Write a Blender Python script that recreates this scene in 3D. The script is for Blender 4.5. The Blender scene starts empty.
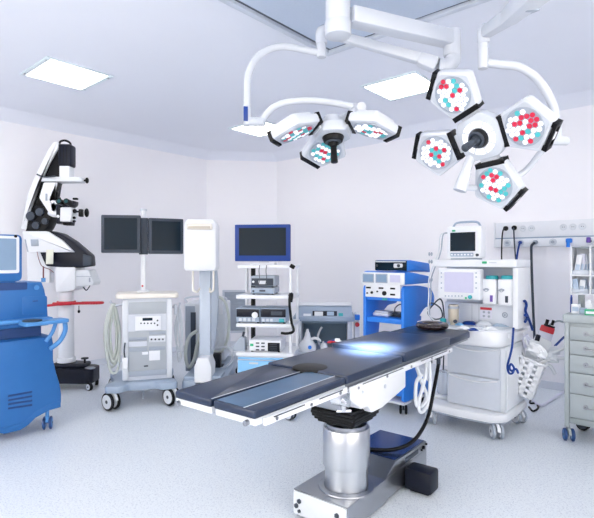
import bpy, bmesh, math, random
from mathutils import Vector, Matrix, Euler
random.seed(7)
SC = bpy.context.scene
COL = SC.collection
PI = math.pi
FPX, CX, CY, CAMZ = 489.0, 297.0, 259.0, 1.45
R_ = math.radians

# ---------------------------------------------------------------- materials
def lin(c):
    def f(v):
        v /= 255.0
        return v/12.92 if v <= .04045 else ((v+.055)/1.055)**2.4
    return (f(c[0]), f(c[1]), f(c[2]), 1)

def mat(name, rgb, rough=.45, metal=0., emit=0., emitc=None, vary=.06, scale=18., alpha=1., trans=0., coat=0., bump=0., spec=.5):
    m = bpy.data.materials.new(name); m.use_nodes = True
    nt = m.node_tree; b = nt.nodes['Principled BSDF']
    tc = nt.nodes.new('ShaderNodeTexCoord'); nz = nt.nodes.new('ShaderNodeTexNoise')
    nz.inputs['Scale'].default_value = scale; nz.inputs['Detail'].default_value = 3
    nt.links.new(tc.outputs['Object'], nz.inputs['Vector'])
    mx = nt.nodes.new('ShaderNodeMix'); mx.data_type = 'RGBA'
    c = lin(rgb)
    mx.inputs['A'].default_value = tuple(max(0, v*(1-vary)) for v in c[:3])+(1,)
    mx.inputs['B'].default_value = tuple(min(1, v*(1+vary)) for v in c[:3])+(1,)
    nt.links.new(nz.outputs['Fac'], mx.inputs['Factor'])
    nt.links.new(mx.outputs['Result'], b.inputs['Base Color'])
    b.inputs['Roughness'].default_value = rough; b.inputs['Metallic'].default_value = metal
    if emit:
        b.inputs['Emission Color'].default_value = lin(emitc or rgb); b.inputs['Emission Strength'].default_value = emit
    b.inputs['Specular IOR Level'].default_value = spec
    if alpha < 1: b.inputs['Alpha'].default_value = alpha
    if trans: b.inputs['Transmission Weight'].default_value = trans
    if coat: b.inputs['Coat Weight'].default_value = coat; b.inputs['Coat Roughness'].default_value = .12
    if bump:
        bp = nt.nodes.new('ShaderNodeBump'); bp.inputs['Strength'].default_value = bump; bp.inputs['Distance'].default_value = .002
        nt.links.new(nz.outputs['Fac'], bp.inputs['Height']); nt.links.new(bp.outputs['Normal'], b.inputs['Normal'])
    return m

def floor_mat():
    m = mat('floor_vinyl', (219, 226, 233), .36, vary=.02, scale=1.5)
    nt = m.node_tree; b = nt.nodes['Principled BSDF']
    tc = nt.nodes['Texture Coordinate']
    base = b.inputs['Base Color'].links[0].from_socket
    cur = base
    for sc, lo, hi, colr in ((82, .56, .72, (184, 192, 206)), (140, .60, .74, (156, 166, 186)), (50, .62, .76, (200, 207, 218))):
        n = nt.nodes.new('ShaderNodeTexNoise'); n.inputs['Scale'].default_value = sc; n.inputs['Detail'].default_value = 1.5
        nt.links.new(tc.outputs['Object'], n.inputs['Vector'])
        r = nt.nodes.new('ShaderNodeMapRange'); r.inputs['From Min'].default_value = lo; r.inputs['From Max'].default_value = hi
        nt.links.new(n.outputs['Fac'], r.inputs['Value'])
        x = nt.nodes.new('ShaderNodeMix'); x.data_type = 'RGBA'; x.inputs['B'].default_value = lin(colr)
        nt.links.new(r.outputs['Result'], x.inputs['Factor']); nt.links.new(cur, x.inputs['A'])
        cur = x.outputs['Result']
    nt.links.new(cur, b.inputs['Base Color'])
    return m

M = {}
M['wall'] = mat('wall_paint', (245, 244, 248), .55, vary=.01, scale=2)
M['ceil'] = mat('ceiling_paint', (236, 240, 250), .6, vary=.01, scale=2)
M['floor'] = floor_mat()
M['base'] = mat('baseboard_vinyl', (222, 226, 234), .45, vary=.03)
M['white'] = mat('white_plastic', (230, 233, 238), .38, vary=.02, spec=.35)
M['white2'] = mat('offwhite_enamel', (216, 221, 227), .38, vary=.03, spec=.35)
M['cream'] = mat('cream_plastic', (230, 226, 218), .4, vary=.03)
M['lamp'] = mat('lamp_white', (204, 209, 218), .35, vary=.02, coat=.12)
M['lampface'] = mat('lamp_face', (190, 196, 206), .4, vary=.02)
M['grey'] = mat('grey_plastic', (204, 210, 220), .4, vary=.03)
M['midgrey'] = mat('mid_grey', (158, 168, 182), .4, vary=.04)
M['bluegrey'] = mat('blue_grey', (154, 170, 190), .4, vary=.04)
M['dgrey'] = mat('dark_grey', (60, 68, 80), .45, vary=.05, spec=.3)
M['black'] = mat('black_plastic', (10, 12, 17), .45, vary=.1, spec=.25)
M['navy'] = mat('navy_black', (17, 22, 38), .4, vary=.1, spec=.28)
M['rubber'] = mat('rubber', (26, 28, 33), .7, vary=.1, spec=.2)
M['screen'] = mat('dark_screen', (20, 36, 48), .25, vary=.08, scale=4, spec=.1)
M['lcd'] = mat('pale_blue_film', (166, 186, 208), .3, vary=.05)
M['lcdw'] = mat('pale_lavender_film', (212, 214, 230), .3, vary=.04)
M['blue'] = mat('blue_enamel', (46, 108, 174), .38, vary=.05, spec=.4)
M['blue_l'] = mat('light_blue_enamel', (82, 144, 206), .38, vary=.04, spec=.4)
M['blue_d'] = mat('deep_blue', (30, 66, 122), .45, vary=.05)
M['vivid'] = mat('vivid_blue', (44, 128, 226), .4, vary=.04, spec=.4)
M['vivid_d'] = mat('royal_blue', (16, 58, 136), .35, vary=.05, spec=.35)
M['sky'] = mat('sky_blue', (132, 192, 236), .4, vary=.04)
M['red'] = mat('red_enamel', (190, 32, 48), .4, vary=.05)
M['steel'] = mat('stainless', (172, 175, 181), .30, metal=1, vary=.05, scale=6)
M['steelb'] = mat('brushed_steel', (160, 164, 172), .36, metal=1, vary=.05, scale=6)
M['chrome'] = mat('chrome', (220, 222, 226), .12, metal=1, vary=.02)
M['pad'] = mat('pad_vinyl', (32, 46, 72), .3, vary=.08, scale=9, spec=.45)
M['padb'] = mat('pad_vinyl_worn', (58, 94, 128), .28, vary=.34, scale=7, spec=.5)  # paler, more mottled blue vinyl for one leg pad
M['gel'] = mat('gel_brown', (46, 34, 38), .25, vary=.3, scale=30, coat=.4)
M['cart'] = mat('sage_grey', (166, 175, 179), .4, vary=.03)
M['cart_d'] = mat('sage_dark', (150, 160, 164), .4, vary=.03)
M['hose'] = mat('pale_hose', (206, 212, 206), .4, vary=.05)
M['lid'] = mat('blue_steel_lid', (62, 84, 132), .26, metal=.7, vary=.15, scale=4)
M['lcds'] = mat('lcd_grey', (128, 152, 178), .3, emit=.06, vary=.05, spec=.2)
M['lcdws'] = mat('lcd_pale', (190, 190, 214), .3, emit=.12, vary=.04, spec=.2)
M['lens_glass'] = mat('eyepiece_glass', (40, 84, 92), .15, vary=.05)
M['panel'] = mat('panel_grey', (170, 177, 184), .42, vary=.03)
M['slate'] = mat('slate_lining', (104, 128, 148), .5, vary=.04)
M['steelc'] = mat('polished_sleeve', (200, 203, 208), .3, metal=1, vary=.04, scale=5)
M['pale'] = mat('pale_blue_enamel', (192, 203, 218), .4, vary=.03)
M['maroon'] = mat('maroon_cable', (112, 44, 54), .45, vary=.05)
M['teal'] = mat('teal_plastic', (40, 160, 168), .4, vary=.05)
M['green'] = mat('green_plastic', (40, 170, 120), .4, vary=.05)
M['purple'] = mat('purple_plastic', (98, 68, 158), .4, vary=.05)
M['clear'] = mat('clear_plastic', (222, 230, 240), .15, vary=.02, alpha=.38)
M['pane'] = mat('window_pane', (246, 250, 255), .05, vary=.005, alpha=.06)
M['canopy'] = mat('canopy_mesh', (194, 207, 226), .5, vary=.04, scale=60)
M['canopyf'] = mat('canopy_frame', (206, 214, 226), .4, vary=.04)
M['canopyd'] = mat('canopy_gap', (92, 100, 114), .5, vary=.05)
M['lumi'] = mat('luminaire_diffuser', (250, 252, 255), .5, emit=5.5, emitc=(255, 251, 240), vary=.01)
M['lumif'] = mat('luminaire_frame', (226, 238, 244), .4, vary=.02)
M['ledw'] = mat('led_white', (246, 246, 250), .3, emit=.3, vary=.01)
M['ledr'] = mat('led_red', (200, 30, 66), .3, emit=.1, vary=.03)
M['ledt'] = mat('led_teal', (70, 178, 184), .3, emit=.1, vary=.03)
M['amber'] = mat('absorber_beige', (190, 182, 168), .4, vary=.1)
M['khaki'] = mat('label_ivory', (226, 228, 214), .5, vary=.03)

# ---------------------------------------------------------------- frames
class Frame:
    """A thing's own frame: origin on the floor, local -y is its front."""
    def __init__(s, X, Y, yaw=0., Z=0.):
        s.o = Vector((X, Y, Z)); s.yaw = R_(yaw)
        s.ax = Vector((math.cos(s.yaw), math.sin(s.yaw), 0)); s.ay = Vector((-math.sin(s.yaw), math.cos(s.yaw), 0))
    def w(s, x, y, z=0.): return s.o + s.ax*x + s.ay*y + Vector((0, 0, z))
    def _ray(s, px, py): return Vector(((px-CX)/FPX, 1., (CY-py)/FPX))
    def _loc(s, p):
        d = p - s.o; return (d.dot(s.ax), d.dot(s.ay), d.z)
    def _hit(s, px, py, n, c):
        r = s._ray(px, py); o = Vector((0, 0, CAMZ))
        t = (c - (o - s.o).dot(n)) / r.dot(n); return s._loc(o + r*t)
    def fp(s, px, py, y=0.): h = s._hit(px, py, s.ay, y); return (h[0], h[2])
    def sp(s, px, py, x=0.): h = s._hit(px, py, s.ax, x); return (h[1], h[2])
    def tp(s, px, py, z=0.): h = s._hit(px, py, Vector((0, 0, 1)), z); return (h[0], h[1])

def at(px, py, Y): return Vector(((px-CX)*Y/FPX, Y, CAMZ+(CY-py)*Y/FPX))
def onfloor(px, py): return at(px, py, CAMZ*FPX/(py-CY))

# ---------------------------------------------------------------- mesh builder
def MXZ(y=0.): return Matrix(((1, 0, 0, 0), (0, 0, -1, y), (0, 1, 0, 0), (0, 0, 0, 1)))   # 2D (x,z); thickness runs to -y
def MYZ(x=0.): return Matrix(((0, 0, 1, x), (1, 0, 0, 0), (0, 1, 0, 0), (0, 0, 0, 1)))    # 2D (y,z); thickness runs to +x
def basis(o, ex, ey, ez):
    return Matrix(((ex[0], ey[0], ez[0], o[0]), (ex[1], ey[1], ez[1], o[1]), (ex[2], ey[2], ez[2], o[2]), (0, 0, 0, 1)))

def rpoly(pts, rad=.02, n=4):
    out = []; N = len(pts)
    for i in range(N):
        p = Vector(pts[i]).to_2d(); a = Vector(pts[i-1]).to_2d() - p; b = Vector(pts[(i+1) % N]).to_2d() - p
        r = rad[i] if isinstance(rad, (list, tuple)) else rad
        r = min(r, a.length*.48, b.length*.48)
        if r < 1e-4: out.append(tuple(p)); continue
        s, e = p + a.normalized()*r, p + b.normalized()*r
        for k in range(n+1):
            t = k/n; q = s*(1-t)**2 + p*2*t*(1-t) + e*t*t; out.append(tuple(q))
    return out
def rrect(x0, z0, x1, z1, rad=.02, n=4): return rpoly([(x0, z0), (x1, z0), (x1, z1), (x0, z1)], rad, n)
def ngon(cx, cy, r, n, a0=0.): return [(cx+r*math.cos(a0+2*PI*k/n), cy+r*math.sin(a0+2*PI*k/n)) for k in range(n)]

def crom(pts, n=6, closed=False):
    P = [Vector(p) for p in pts]
    if len(P) < 3 and not closed: return P
    out = []; N = len(P); segs = N if closed else N-1
    for i in range(segs):
        if closed: a, b, c, d = P[i-1], P[i], P[(i+1) % N], P[(i+2) % N]
        else:
            b, c = P[i], P[i+1]; a = P[i-1] if i else b*2-c; d = P[i+2] if i+2 < N else c*2-b
        for k in range(n):
            t = k/n
            out.append(.5*((2*b)+(c-a)*t+(2*a-5*b+4*c-d)*t*t+(-a+3*b-3*c+d)*t**3))
    if not closed: out.append(P[-1])
    return out

class G:
    def __init__(s): s.bm = bmesh.new()
    def _add(s, b, mx=None, mi=0):
        if mx is not None: bmesh.ops.transform(b, matrix=mx, verts=b.verts)
        for f in b.faces: f.material_index = mi
        me = bpy.data.meshes.new('tmp'); b.to_mesh(me); b.free(); s.bm.from_mesh(me); bpy.data.meshes.remove(me); return s
    def box(s, c, d, bev=0., rot=None, mi=0, seg=2):
        b = bmesh.new(); bmesh.ops.create_cube(b, size=1.)
        bmesh.ops.scale(b, vec=d, verts=b.verts)
        if bev: bmesh.ops.bevel(b, geom=list(b.edges), offset=min(bev, min(d)*.48), segments=seg, affect='EDGES', profile=.5)
        mx = Matrix.Translation(c)
        if rot is not None: mx = mx @ (rot.to_4x4() if isinstance(rot, Matrix) else Euler(rot).to_matrix().to_4x4())
        return s._add(b, mx, mi)
    def bb(s, x0, x1, y0, y1, z0, z1, bev=0., mi=0, seg=2):
        return s.box(((x0+x1)/2, (y0+y1)/2, (z0+z1)/2), (abs(x1-x0), abs(y1-y0), abs(z1-z0)), bev, None, mi, seg)
    def cyl(s, p0, p1, r, r2=None, seg=20, mi=0, bev=0.):
        p0, p1 = Vector(p0), Vector(p1); d = p1-p0; r2 = r if r2 is None else r2
        b = bmesh.new(); bmesh.ops.create_cone(b, cap_ends=True, segments=seg, radius1=r, radius2=r2, depth=d.length)
        if bev:
            es = [e for e in b.edges if abs(e.verts[0].co.z-e.verts[1].co.z) < 1e-6]
            bmesh.ops.bevel(b, geom=es, offset=bev, segments=2, affect='EDGES', profile=.5)
        q = Vector((0, 0, 1)).rotation_difference(d.normalized()).to_matrix().to_4x4()
        return s._add(b, Matrix.Translation((p0+p1)/2) @ q, mi)
    def tube(s, pts, r, seg=8, mi=0, n=6, closed=False, r1=None):
        P = crom(pts, n, closed); b = bmesh.new(); rings = []; N = len(P); nrm = None
        for i, p in enumerate(P):
            if closed: t = P[(i+1) % N]-P[i-1]
            else: t = (P[min(i+1, N-1)]-P[max(i-1, 0)])
            t = t.normalized() if t.length > 1e-9 else Vector((0, 0, 1))
            if nrm is None:
                nrm = t.cross(Vector((0, 0, 1)))
                if nrm.length < 1e-3: nrm = t.cross(Vector((1, 0, 0)))
            nrm = (nrm - t*nrm.dot(t)); nrm = nrm.normalized() if nrm.length > 1e-6 else t.orthogonal().normalized()
            bi = t.cross(nrm); rr = r if r1 is None else r+(r1-r)*i/(N-1)
            rings.append([b.verts.new(p+nrm*rr*math.cos(2*PI*k/seg)+bi*rr*math.sin(2*PI*k/seg)) for k in range(seg)])
        for i in range(N if closed else N-1):
            A, B = rings[i], rings[(i+1) % N]
            for k in range(seg): b.faces.new((A[k], A[(k+1) % seg], B[(k+1) % seg], B[k]))
        if not closed: b.faces.new(rings[0][::-1]); b.faces.new(rings[-1])
        bmesh.ops.recalc_face_normals(b, faces=b.faces)
        return s._add(b, None, mi)
    def lathe(s, prof, o=(0, 0, 0), axis=(0, 0, 1), seg=28, mi=0):
        b = bmesh.new(); rings = []
        for r, z in prof:
            if r < 1e-6: rings.append([b.verts.new((0, 0, z))])
            else: rings.append([b.verts.new((r*math.cos(2*PI*k/seg), r*math.sin(2*PI*k/seg), z)) for k in range(seg)])
        for A, B in zip(rings, rings[1:]):
            for k in range(seg):
                a0, a1 = A[k % len(A)], A[(k+1) % len(A)]; b0, b1 = B[k % len(B)], B[(k+1) % len(B)]
                vs = []
                for v in (a0, a1, b1, b0):
                    if v not in vs: vs.append(v)
                if len(vs) > 2: b.faces.new(vs)
        bmesh.ops.recalc_face_normals(b, faces=b.faces)
        q = Vector((0, 0, 1)).rotation_difference(Vector(axis).normalized()).to_matrix().to_4x4()
        return s._add(b, Matrix.Translation(o) @ q, mi)
    def pris(s, pts, z0, z1, mx=None, mi=0, bev=0.):
        b = bmesh.new()
        A = [b.verts.new((p[0], p[1], z0)) for p in pts]; B = [b.verts.new((p[0], p[1], z1)) for p in pts]; n = len(pts)
        b.faces.new(A[::-1]); b.faces.new(B)
        for k in range(n): b.faces.new((A[k], A[(k+1) % n], B[(k+1) % n], B[k]))
        bmesh.ops.recalc_face_normals(b, faces=b.faces)
        if bev:
            es = [e for e in b.edges if abs(e.verts[0].co.z-e.verts[1].co.z) < 1e-7]
            bmesh.ops.bevel(b, geom=es, offset=bev, segments=2, affect='EDGES', profile=.5)
        return s._add(b, mx, mi)
    def ell(s, c, r, rot=None, mi=0, u=16, v=10):
        b = bmesh.new(); bmesh.ops.create_uvsphere(b, u_segments=u, v_segments=v, radius=1.)
        bmesh.ops.scale(b, vec=r, verts=b.verts); mx = Matrix.Translation(c)
        if rot is not None: mx = mx @ Euler(rot).to_matrix().to_4x4()
        return s._add(b, mx, mi)
    def torus(s, c, R, r, axis=(0, 0, 1), seg=36, sec=10, mi=0, squash=1.):
        q = Vector((0, 0, 1)).rotation_difference(Vector(axis).normalized()); b = bmesh.new(); rings = []
        for i in range(seg):
            a = 2*PI*i/seg
            rings.append([b.verts.new(((R+r*math.cos(2*PI*k/sec))*math.cos(a), (R+r*math.cos(2*PI*k/sec))*math.sin(a), squash*r*math.sin(2*PI*k/sec))) for k in range(sec)])
        for i in range(seg):
            A, B = rings[i], rings[(i+1) % seg]
            for k in range(sec): b.faces.new((A[k], A[(k+1) % sec], B[(k+1) % sec], B[k]))
        bmesh.ops.recalc_face_normals(b, faces=b.faces)
        return s._add(b, Matrix.Translation(c) @ q.to_matrix().to_4x4(), mi)
    def part(s, name, mats, parent=None, label=None, ang=35.):
        me = bpy.data.meshes.new(name); s.bm.to_mesh(me); s.bm.free()
        for m in (mats if isinstance(mats, (list, tuple)) else [mats]): me.materials.append(M[m] if isinstance(m, str) else m)
        me.shade_smooth(); me.set_sharp_from_angle(angle=R_(ang))
        o = bpy.data.objects.new(name, me); COL.objects.link(o)
        if parent is not None: o.parent = parent
        if label: o['label'] = label
        return o

def tag(o, label, cat, group=None):
    o['label'] = label; o['category'] = cat
    if group: o['group'] = group
    return o
def thing(name, label, cat, F=None, loc=(0, 0, 0), dyaw=0., group=None):
    o = bpy.data.objects.new(name, None); o.empty_display_size = .1; COL.objects.link(o)
    if F is not None:
        o.location = F.w(*loc); o.rotation_euler = (0, 0, F.yaw+R_(dyaw))
    else: o.location = loc; o.rotation_euler = (0, 0, R_(dyaw))
    return tag(o, label, cat, group)
def struct(g, name, mats):
    o = g.part(name, mats); o['kind'] = 'structure'; return o
def kids(o): return [c for c in bpy.data.objects if c.parent == o]
def copy_tree(o, parent=None):
    c = o.copy(); COL.objects.link(c)
    if parent is not None: c.parent = parent
    for ch in kids(o): copy_tree(ch, c)
    return c
def quick(g, name, mats, label, cat, group=None, loc=None, rot=None):
    o = g.part(name, mats); tag(o, label, cat, group)
    if loc is not None: o.location = loc
    if rot is not None: o.rotation_euler = rot
    return o

def caster(root, x, y, r, yaw=0., tyre='rubber', hub='grey', hood='grey', twin=True, top=None, w=.05):
    """one caster: hood and stem as the part, wheels as sub-parts"""
    rz = Matrix.Rotation(R_(yaw), 4, 'Z'); mx = Matrix.Translation((x, y, 0)) @ rz
    g = G(); top = top or r*2+.03
    g.cyl(mx @ Vector((0, r*.4, r*1.7)), mx @ Vector((0, r*.4, top)), r*.28, seg=12)
    prof = [(r*1.08*math.cos(a), r+r*1.08*math.sin(a)) for a in [R_(d) for d in range(20, 185, 15)]] + [(r*.3, r)]
    g.pris([(p[0], p[1]) for p in prof], -w*.18, w*.18, mx @ MYZ(0.))
    c = g.part('caster', hood, root)
    for s in ((-1, 1) if twin else (0,)):
        t = G(); x0 = s*w*.5; ww = w*.36 if twin else w*.6
        t.cyl(mx @ Vector((x0-ww/2, 0, r)), mx @ Vector((x0+ww/2, 0, r)), r, seg=24, bev=r*.12)
        t.cyl(mx @ Vector((x0-ww/2-.003, 0, r)), mx @ Vector((x0+ww/2+.003, 0, r)), r*.76, seg=24, mi=1)
        t.cyl(mx @ Vector((x0-ww/2-.005, 0, r)), mx @ Vector((x0+ww/2+.005, 0, r)), r*.2, seg=10, mi=2)
        t.part('wheel', [tyre, hub, 'dgrey'], c)
    return c
EXPO = 0.51
# ================================================================ the room
EU = Vector((math.cos(R_(-41.1)), math.sin(R_(-41.1)), 0)); EV = Vector((math.cos(R_(48.9)), math.sin(R_(48.9)), 0))
U0, U1, V0, V1, ZC = -6.43, 1.35, -1.7, 5.97, 3.2
CHU, CHV = -5.66, 5.10
def RV(u, v, z=0.): return EU*u + EV*v + Vector((0, 0, z))
poly = [(U0, V0), (U1, V0), (U1, V1), (CHU, V1), (U0, CHV)]          # counter-clockwise in u,v
def offs(P, d):
    out = []; N = len(P)
    for i in range(N):
        p = Vector(P[i]); a = (p-Vector(P[i-1])).normalized(); b = (Vector(P[(i+1) % N])-p).normalized()
        na, nb = Vector((-a.y, a.x)), Vector((-b.y, b.x)); k = (na+nb).normalized()
        out.append(p + k*(d/max(.2, k.dot(na))))
    return out
def edge_prism(i, d0, d1, z0, z1):
    a, b = offs(poly, d0), offs(poly, d1); j = (i+1) % len(poly)
    g = G(); g.pris([tuple(RV(*q)[:2]) for q in (a[i], a[j], b[j], b[i])], z0, z1); return g
def lerp2(a, b, t): return a*(1-t)+b*t
ADDED_WIN = {0: (.30, .74, .85, 2.75), 1: (.10, .52, .85, 2.75)}            # unseen windows added in the walls behind the camera to light the room
for i, nm in enumerate(('front', 'near', 'right', 'back', 'left')):
    if i not in ADDED_WIN: struct(edge_prism(i, -.12, 0., 0., ZC), 'wall_'+nm, 'wall')
    else:
        s0, s1, za, zb_ = ADDED_WIN[i]; a, b = offs(poly, -.12), offs(poly, 0.); j = (i+1) % 5
        Q = lambda t: [tuple(RV(*lerp2(a[i], a[j], t))[:2]), tuple(RV(*lerp2(b[i], b[j], t))[:2])]
        def seg(g, t0, t1, z0, z1): p, q = Q(t0), Q(t1); g.pris([p[0], q[0], q[1], p[1]], z0, z1)
        g = G(); seg(g, 0, s0, 0, ZC); seg(g, s1, 1, 0, ZC); seg(g, s0, s1, 0, za); seg(g, s0, s1, zb_, ZC); struct(g, 'wall_'+nm, 'wall')
        P0, P1 = Vector(lerp2(Vector(poly[i]), Vector(poly[j]), s0)), Vector(lerp2(Vector(poly[i]), Vector(poly[j]), s1))
        A, B = RV(*P0), RV(*P1); d = (B-A).normalized(); ln = (B-A).length; yw = math.degrees(math.atan2(d.y, d.x))
        win = bpy.data.objects.new('window_%d' % (i+1), None); COL.objects.link(win); win.location = A; win.rotation_euler = (0, 0, R_(yw)); win['kind'] = 'structure'
        g = G()
        for k in range(5): x = .03+(ln-.06)*k/4; g.bb(x-.03, x+.03, -.09, -.02, za, zb_, .004)
        for z in (za+.03, zb_-.03, za+(zb_-za)*.62): g.bb(0, ln, -.09, -.02, z-.03, z+.03, .004)
        g.part('window_frame', 'white', win)
        g = G(); g.bb(.02, ln-.02, -.06, -.055, za+.02, zb_-.02); g.part('glass', 'pane', win)
        g = G(); g.bb(-.05, ln+.05, -.02, .10, za-.04, za-.001, .008); g.part('window_sill', 'white', win)
    struct(edge_prism(i, 0.0005, .012, 0.0005, .085), 'baseboard_'+nm, 'base')
g = G(); pp = [tuple(RV(*q)[:2]) for q in offs(poly, -.12)]
g.pris(pp, -.1, 0.); struct(g, 'floor', 'floor')
g = G(); g.pris(pp, ZC, ZC+.1); struct(g, 'ceiling', 'ceil')
# the coved strip where walls meet ceiling
for i in range(5):
    prof = [(0., 3.085), (.035, 3.115), (.10, 3.158), (.15, 3.185), (.185, 3.1995)]
    j = (i+1) % 5; b = bmesh.new(); rows = []
    for d, z in prof:
        q = offs(poly, d); rows.append([b.verts.new(RV(*q[i], z)), b.verts.new(RV(*q[j], z))])
    q = offs(poly, 0.); top = [b.verts.new(RV(*q[i], 3.1995)), b.verts.new(RV(*q[j], 3.1995))]
    for r0, r1 in zip(rows, rows[1:]): b.faces.new((r0[0], r0[1], r1[1], r1[0]))
    b.faces.new((rows[-1][0], rows[-1][1], top[1], top[0])); b.faces.new((top[0], top[1], rows[0][1], rows[0][0]))
    b.faces.new([r[0] for r in rows]+[top[0]]); b.faces.new([r[1] for r in rows][::-1]+[top[1]])
    bmesh.ops.recalc_face_normals(b, faces=b.faces); g = G(); g._add(b); struct(g, 'trim_%d' % (i+1), 'ceil')

# ceiling luminaires
def lum_at(px, py):
    p = at(px, py, (ZC-CAMZ)*FPX/(CY-py)); return (p.dot(EU), p.dot(EV))
LUM = [(lum_at(67, 74.5), 'square ceiling light panel above the surgical microscope'),
       (lum_at(260.5, 128.3), 'square ceiling light panel behind the three-head surgical light'),
       (lum_at(402, 86.5), 'square ceiling light panel between the two surgical lights'),
       ((-.25, 4.42), None), ((-4.55, -.4), None), ((-2.4, -.4), None), ((-.1, -.4), None), ((.75, 2.0), None)]
for (u, v), lab in LUM:
    p = RV(u, v, ZC)
    t = thing('ceiling_light', lab or 'square ceiling light panel outside the photographed part of the room', 'ceiling light', None, p, -41.1, 'ceiling light panels')
    g = G()
    for a in (-1, 1):
        g.bb(-.31, .31, a*.285-.022, a*.285+.022, -.014, -.001, .003); g.bb(a*.295-.012, a*.295+.012, -.263, .263, -.014, -.001, .003)
    f = g.part('frame', 'lumif', t)
    g = G()
    for a in (-1, 1):
        for bq in (-1, 1): g.cyl((a*.24, bq*.285, -.018), (a*.24, bq*.285, -.0135), .01, seg=10)
    g.part('screw', 'midgrey', f)
    g = G(); g.bb(-.283, .283, -.263, .263, -.009, -.002); g.part('diffuser', 'lumi', t)

# laminar-flow canopy in the middle of the ceiling
cu, cv = -2.47, 3.22; S = 2.6
t = thing('laminar_flow_canopy', 'grey laminar airflow canopy panel in a metal frame on the ceiling', 'ceiling canopy', None, RV(cu, cv, ZC), -41.1)
g = G()
for (x0, x1, y0, y1) in ((0, S, -.05, 0), (0, S, -S, -S+.05), (0, .05, -S+.05, -.05), (S-.05, S, -S+.05, -.05)):
    g.bb(x0, x1, y0, y1, -.075, -.001, .004)
g.part('outer_frame', 'canopyf', t)
g = G()
for (x0, x1, y0, y1) in ((.05, S-.05, -.085, -.05), (.05, S-.05, -S+.05, -S+.085), (.05, .085, -S+.085, -.085), (S-.085, S-.05, -S+.085, -.085)):
    g.bb(x0, x1, y0, y1, -.05, -.001)
g.part('shadow_gap', 'canopyd', t)
n = 2; w = (S-.17)/n
for i in range(n):
    for j in range(n):
        x0, y0 = .085+i*w, -.085-j*w
        g = G(); g.bb(x0+.006, x0+w-.006, y0-w+.006, y0-.006, -.066, -.002); g.part('diffuser_panel', 'canopy', t)
g = G(); g.bb(.085+w-.012, .085+w+.012, -S+.09, -.09, -.07, -.0665); g.bb(.09, .085+w-.013, -.085-w-.012, -.085-w+.012, -.07, -.0665); g.bb(.085+w+.013, S-.09, -.085-w-.012, -.085-w+.012, -.07, -.0665)
g.part('joint_strip', 'canopyf', t)

# low exhaust grille on the corner wall
fa = Vector((U0, CHV)); fb = Vector((CHU, V1)); A = RV(*fa); B = RV(*fb); d = (B-A).normalized()
yaw = math.degrees(math.atan2(d.y, d.x)); F = Frame(A.x, A.y, yaw)
x0, z1 = F.fp(222.5, 290, 0); z0 = F.fp(222.5, 333, 0)[1]; x1 = x0+.42
t = thing('wall_vent', 'grey louvred exhaust vent low on the corner wall behind the endoscopy tower', 'vent', F, ((x0+x1)/2, 0, 0))
h = (x1-x0)/2; g = G()
for (a, b_, c, e) in ((-h, h, z0, z0+.035), (-h, h, z1-.035, z1), (-h, -h+.035, z0+.035, z1-.035), (h-.035, h, z0+.035, z1-.035)): g.bb(a, b_, -.022, -.001, c, e, .004)
g.part('frame', 'grey', t)
g = G(); k = int((z1-z0-.07)/.045)
g.bb(-h+.035, h-.035, -.006, -.002, z0+.035, z1-.035)
for i in range(k): g.box((0, -.012, z0+.06+i*.045), (h*2-.075, .004, .04), 0, (R_(-22), 0, 0))
g.part('louvres', 'midgrey', t)

# medical supply rail on the wall behind the anaesthesia machine
def wall_hit(px):
    k = (px-CX)/FPX   # (u EU + V1 EV).x = k * y
    u = (k*EV.y*V1-EV.x*V1)/(EU.x-k*EU.y); return u
pu = wall_hit(497); P = RV(pu, V1); F = Frame(P.x, P.y, -41.1)
RAILF = F; LEN = 2.0
zt, zm, zb = F.fp(497, 223.4)[1], F.fp(497, 238.5)[1], F.fp(497, 247.4)[1]
t = thing('supply_rail', 'long white medical supply rail with sockets and gas outlets on the wall', 'medical rail', F, (0, 0, 0))
g = G(); g.bb(0, LEN, -.05, -.001, zm+.004, zt, .006); g.part('upper_channel', 'white', t)
g = G(); g.bb(0, LEN, -.075, -.001, zb, zm-.012, .008); g.part('lower_channel', 'white', t)
g = G(); g.bb(.002, LEN, -.06, -.001, zm-.011, zm+.003); g.part('groove', 'bluegrey', t)
g = G(); g.bb(-.012, -.001, -.078, -.001, zb-.004, zt+.004, .004); g.part('end_cap', 'white', t)
def railx(px, y): return F.fp(px, 230, y)[0]
for px in (523, 531.5, 563.5, 573, 582.5):
    x = railx(px, -.05); z = F.fp(px, 228.5-(px-523)*.035, -.05)[1]
    g = G(); g.lathe([(.036, 0), (.036, .008), (.027, .009), (.024, .004), (0, .004)], (x, -.05, z), (0, -1, 0)); s = g.part('power_socket', 'white2', t)
    g = G(); g.cyl((x-.009, -.0545, z), (x-.009, -.0565, z), .004, seg=8); g.cyl((x+.009, -.0545, z), (x+.009, -.0565, z), .004, seg=8); g.part('pin_hole', 'dgrey', s)
zl = (zb+zm)/2-.004
for px, mt in ((507.5, 'midgrey'), (520.5, 'midgrey'), (553, 'midgrey'), (590, 'dgrey')):
    x = railx(px, -.075); g = G()
    g.lathe([(.038, 0), (.038, .01), (.03, .016), (.02, .016), (.02, .006), (0, .006)], (x, -.075, zl), (0, -1, 0)); o = g.part('gas_outlet', 'grey', t)
    g = G(); g.cyl((x, -.08, zl), (x, -.1, zl), .017, seg=14); g.part('valve', mt, o)
x = railx(569.5, -.075); g = G(); g.box((x, -.095, zl+.01), (.06, .045, .05), .012); g.cyl((x-.008, -.1, zl), (x-.008, -.1, zl-.06), .018, seg=12); g.part('gas_plug', 'vivid', t, 'blue gas plug')
x = railx(589, -.075); g = G(); g.box((x, -.095, zl+.012), (.04, .04, .06), .01); g.part('gas_plug', 'purple', t, 'purple gas plug')
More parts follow.
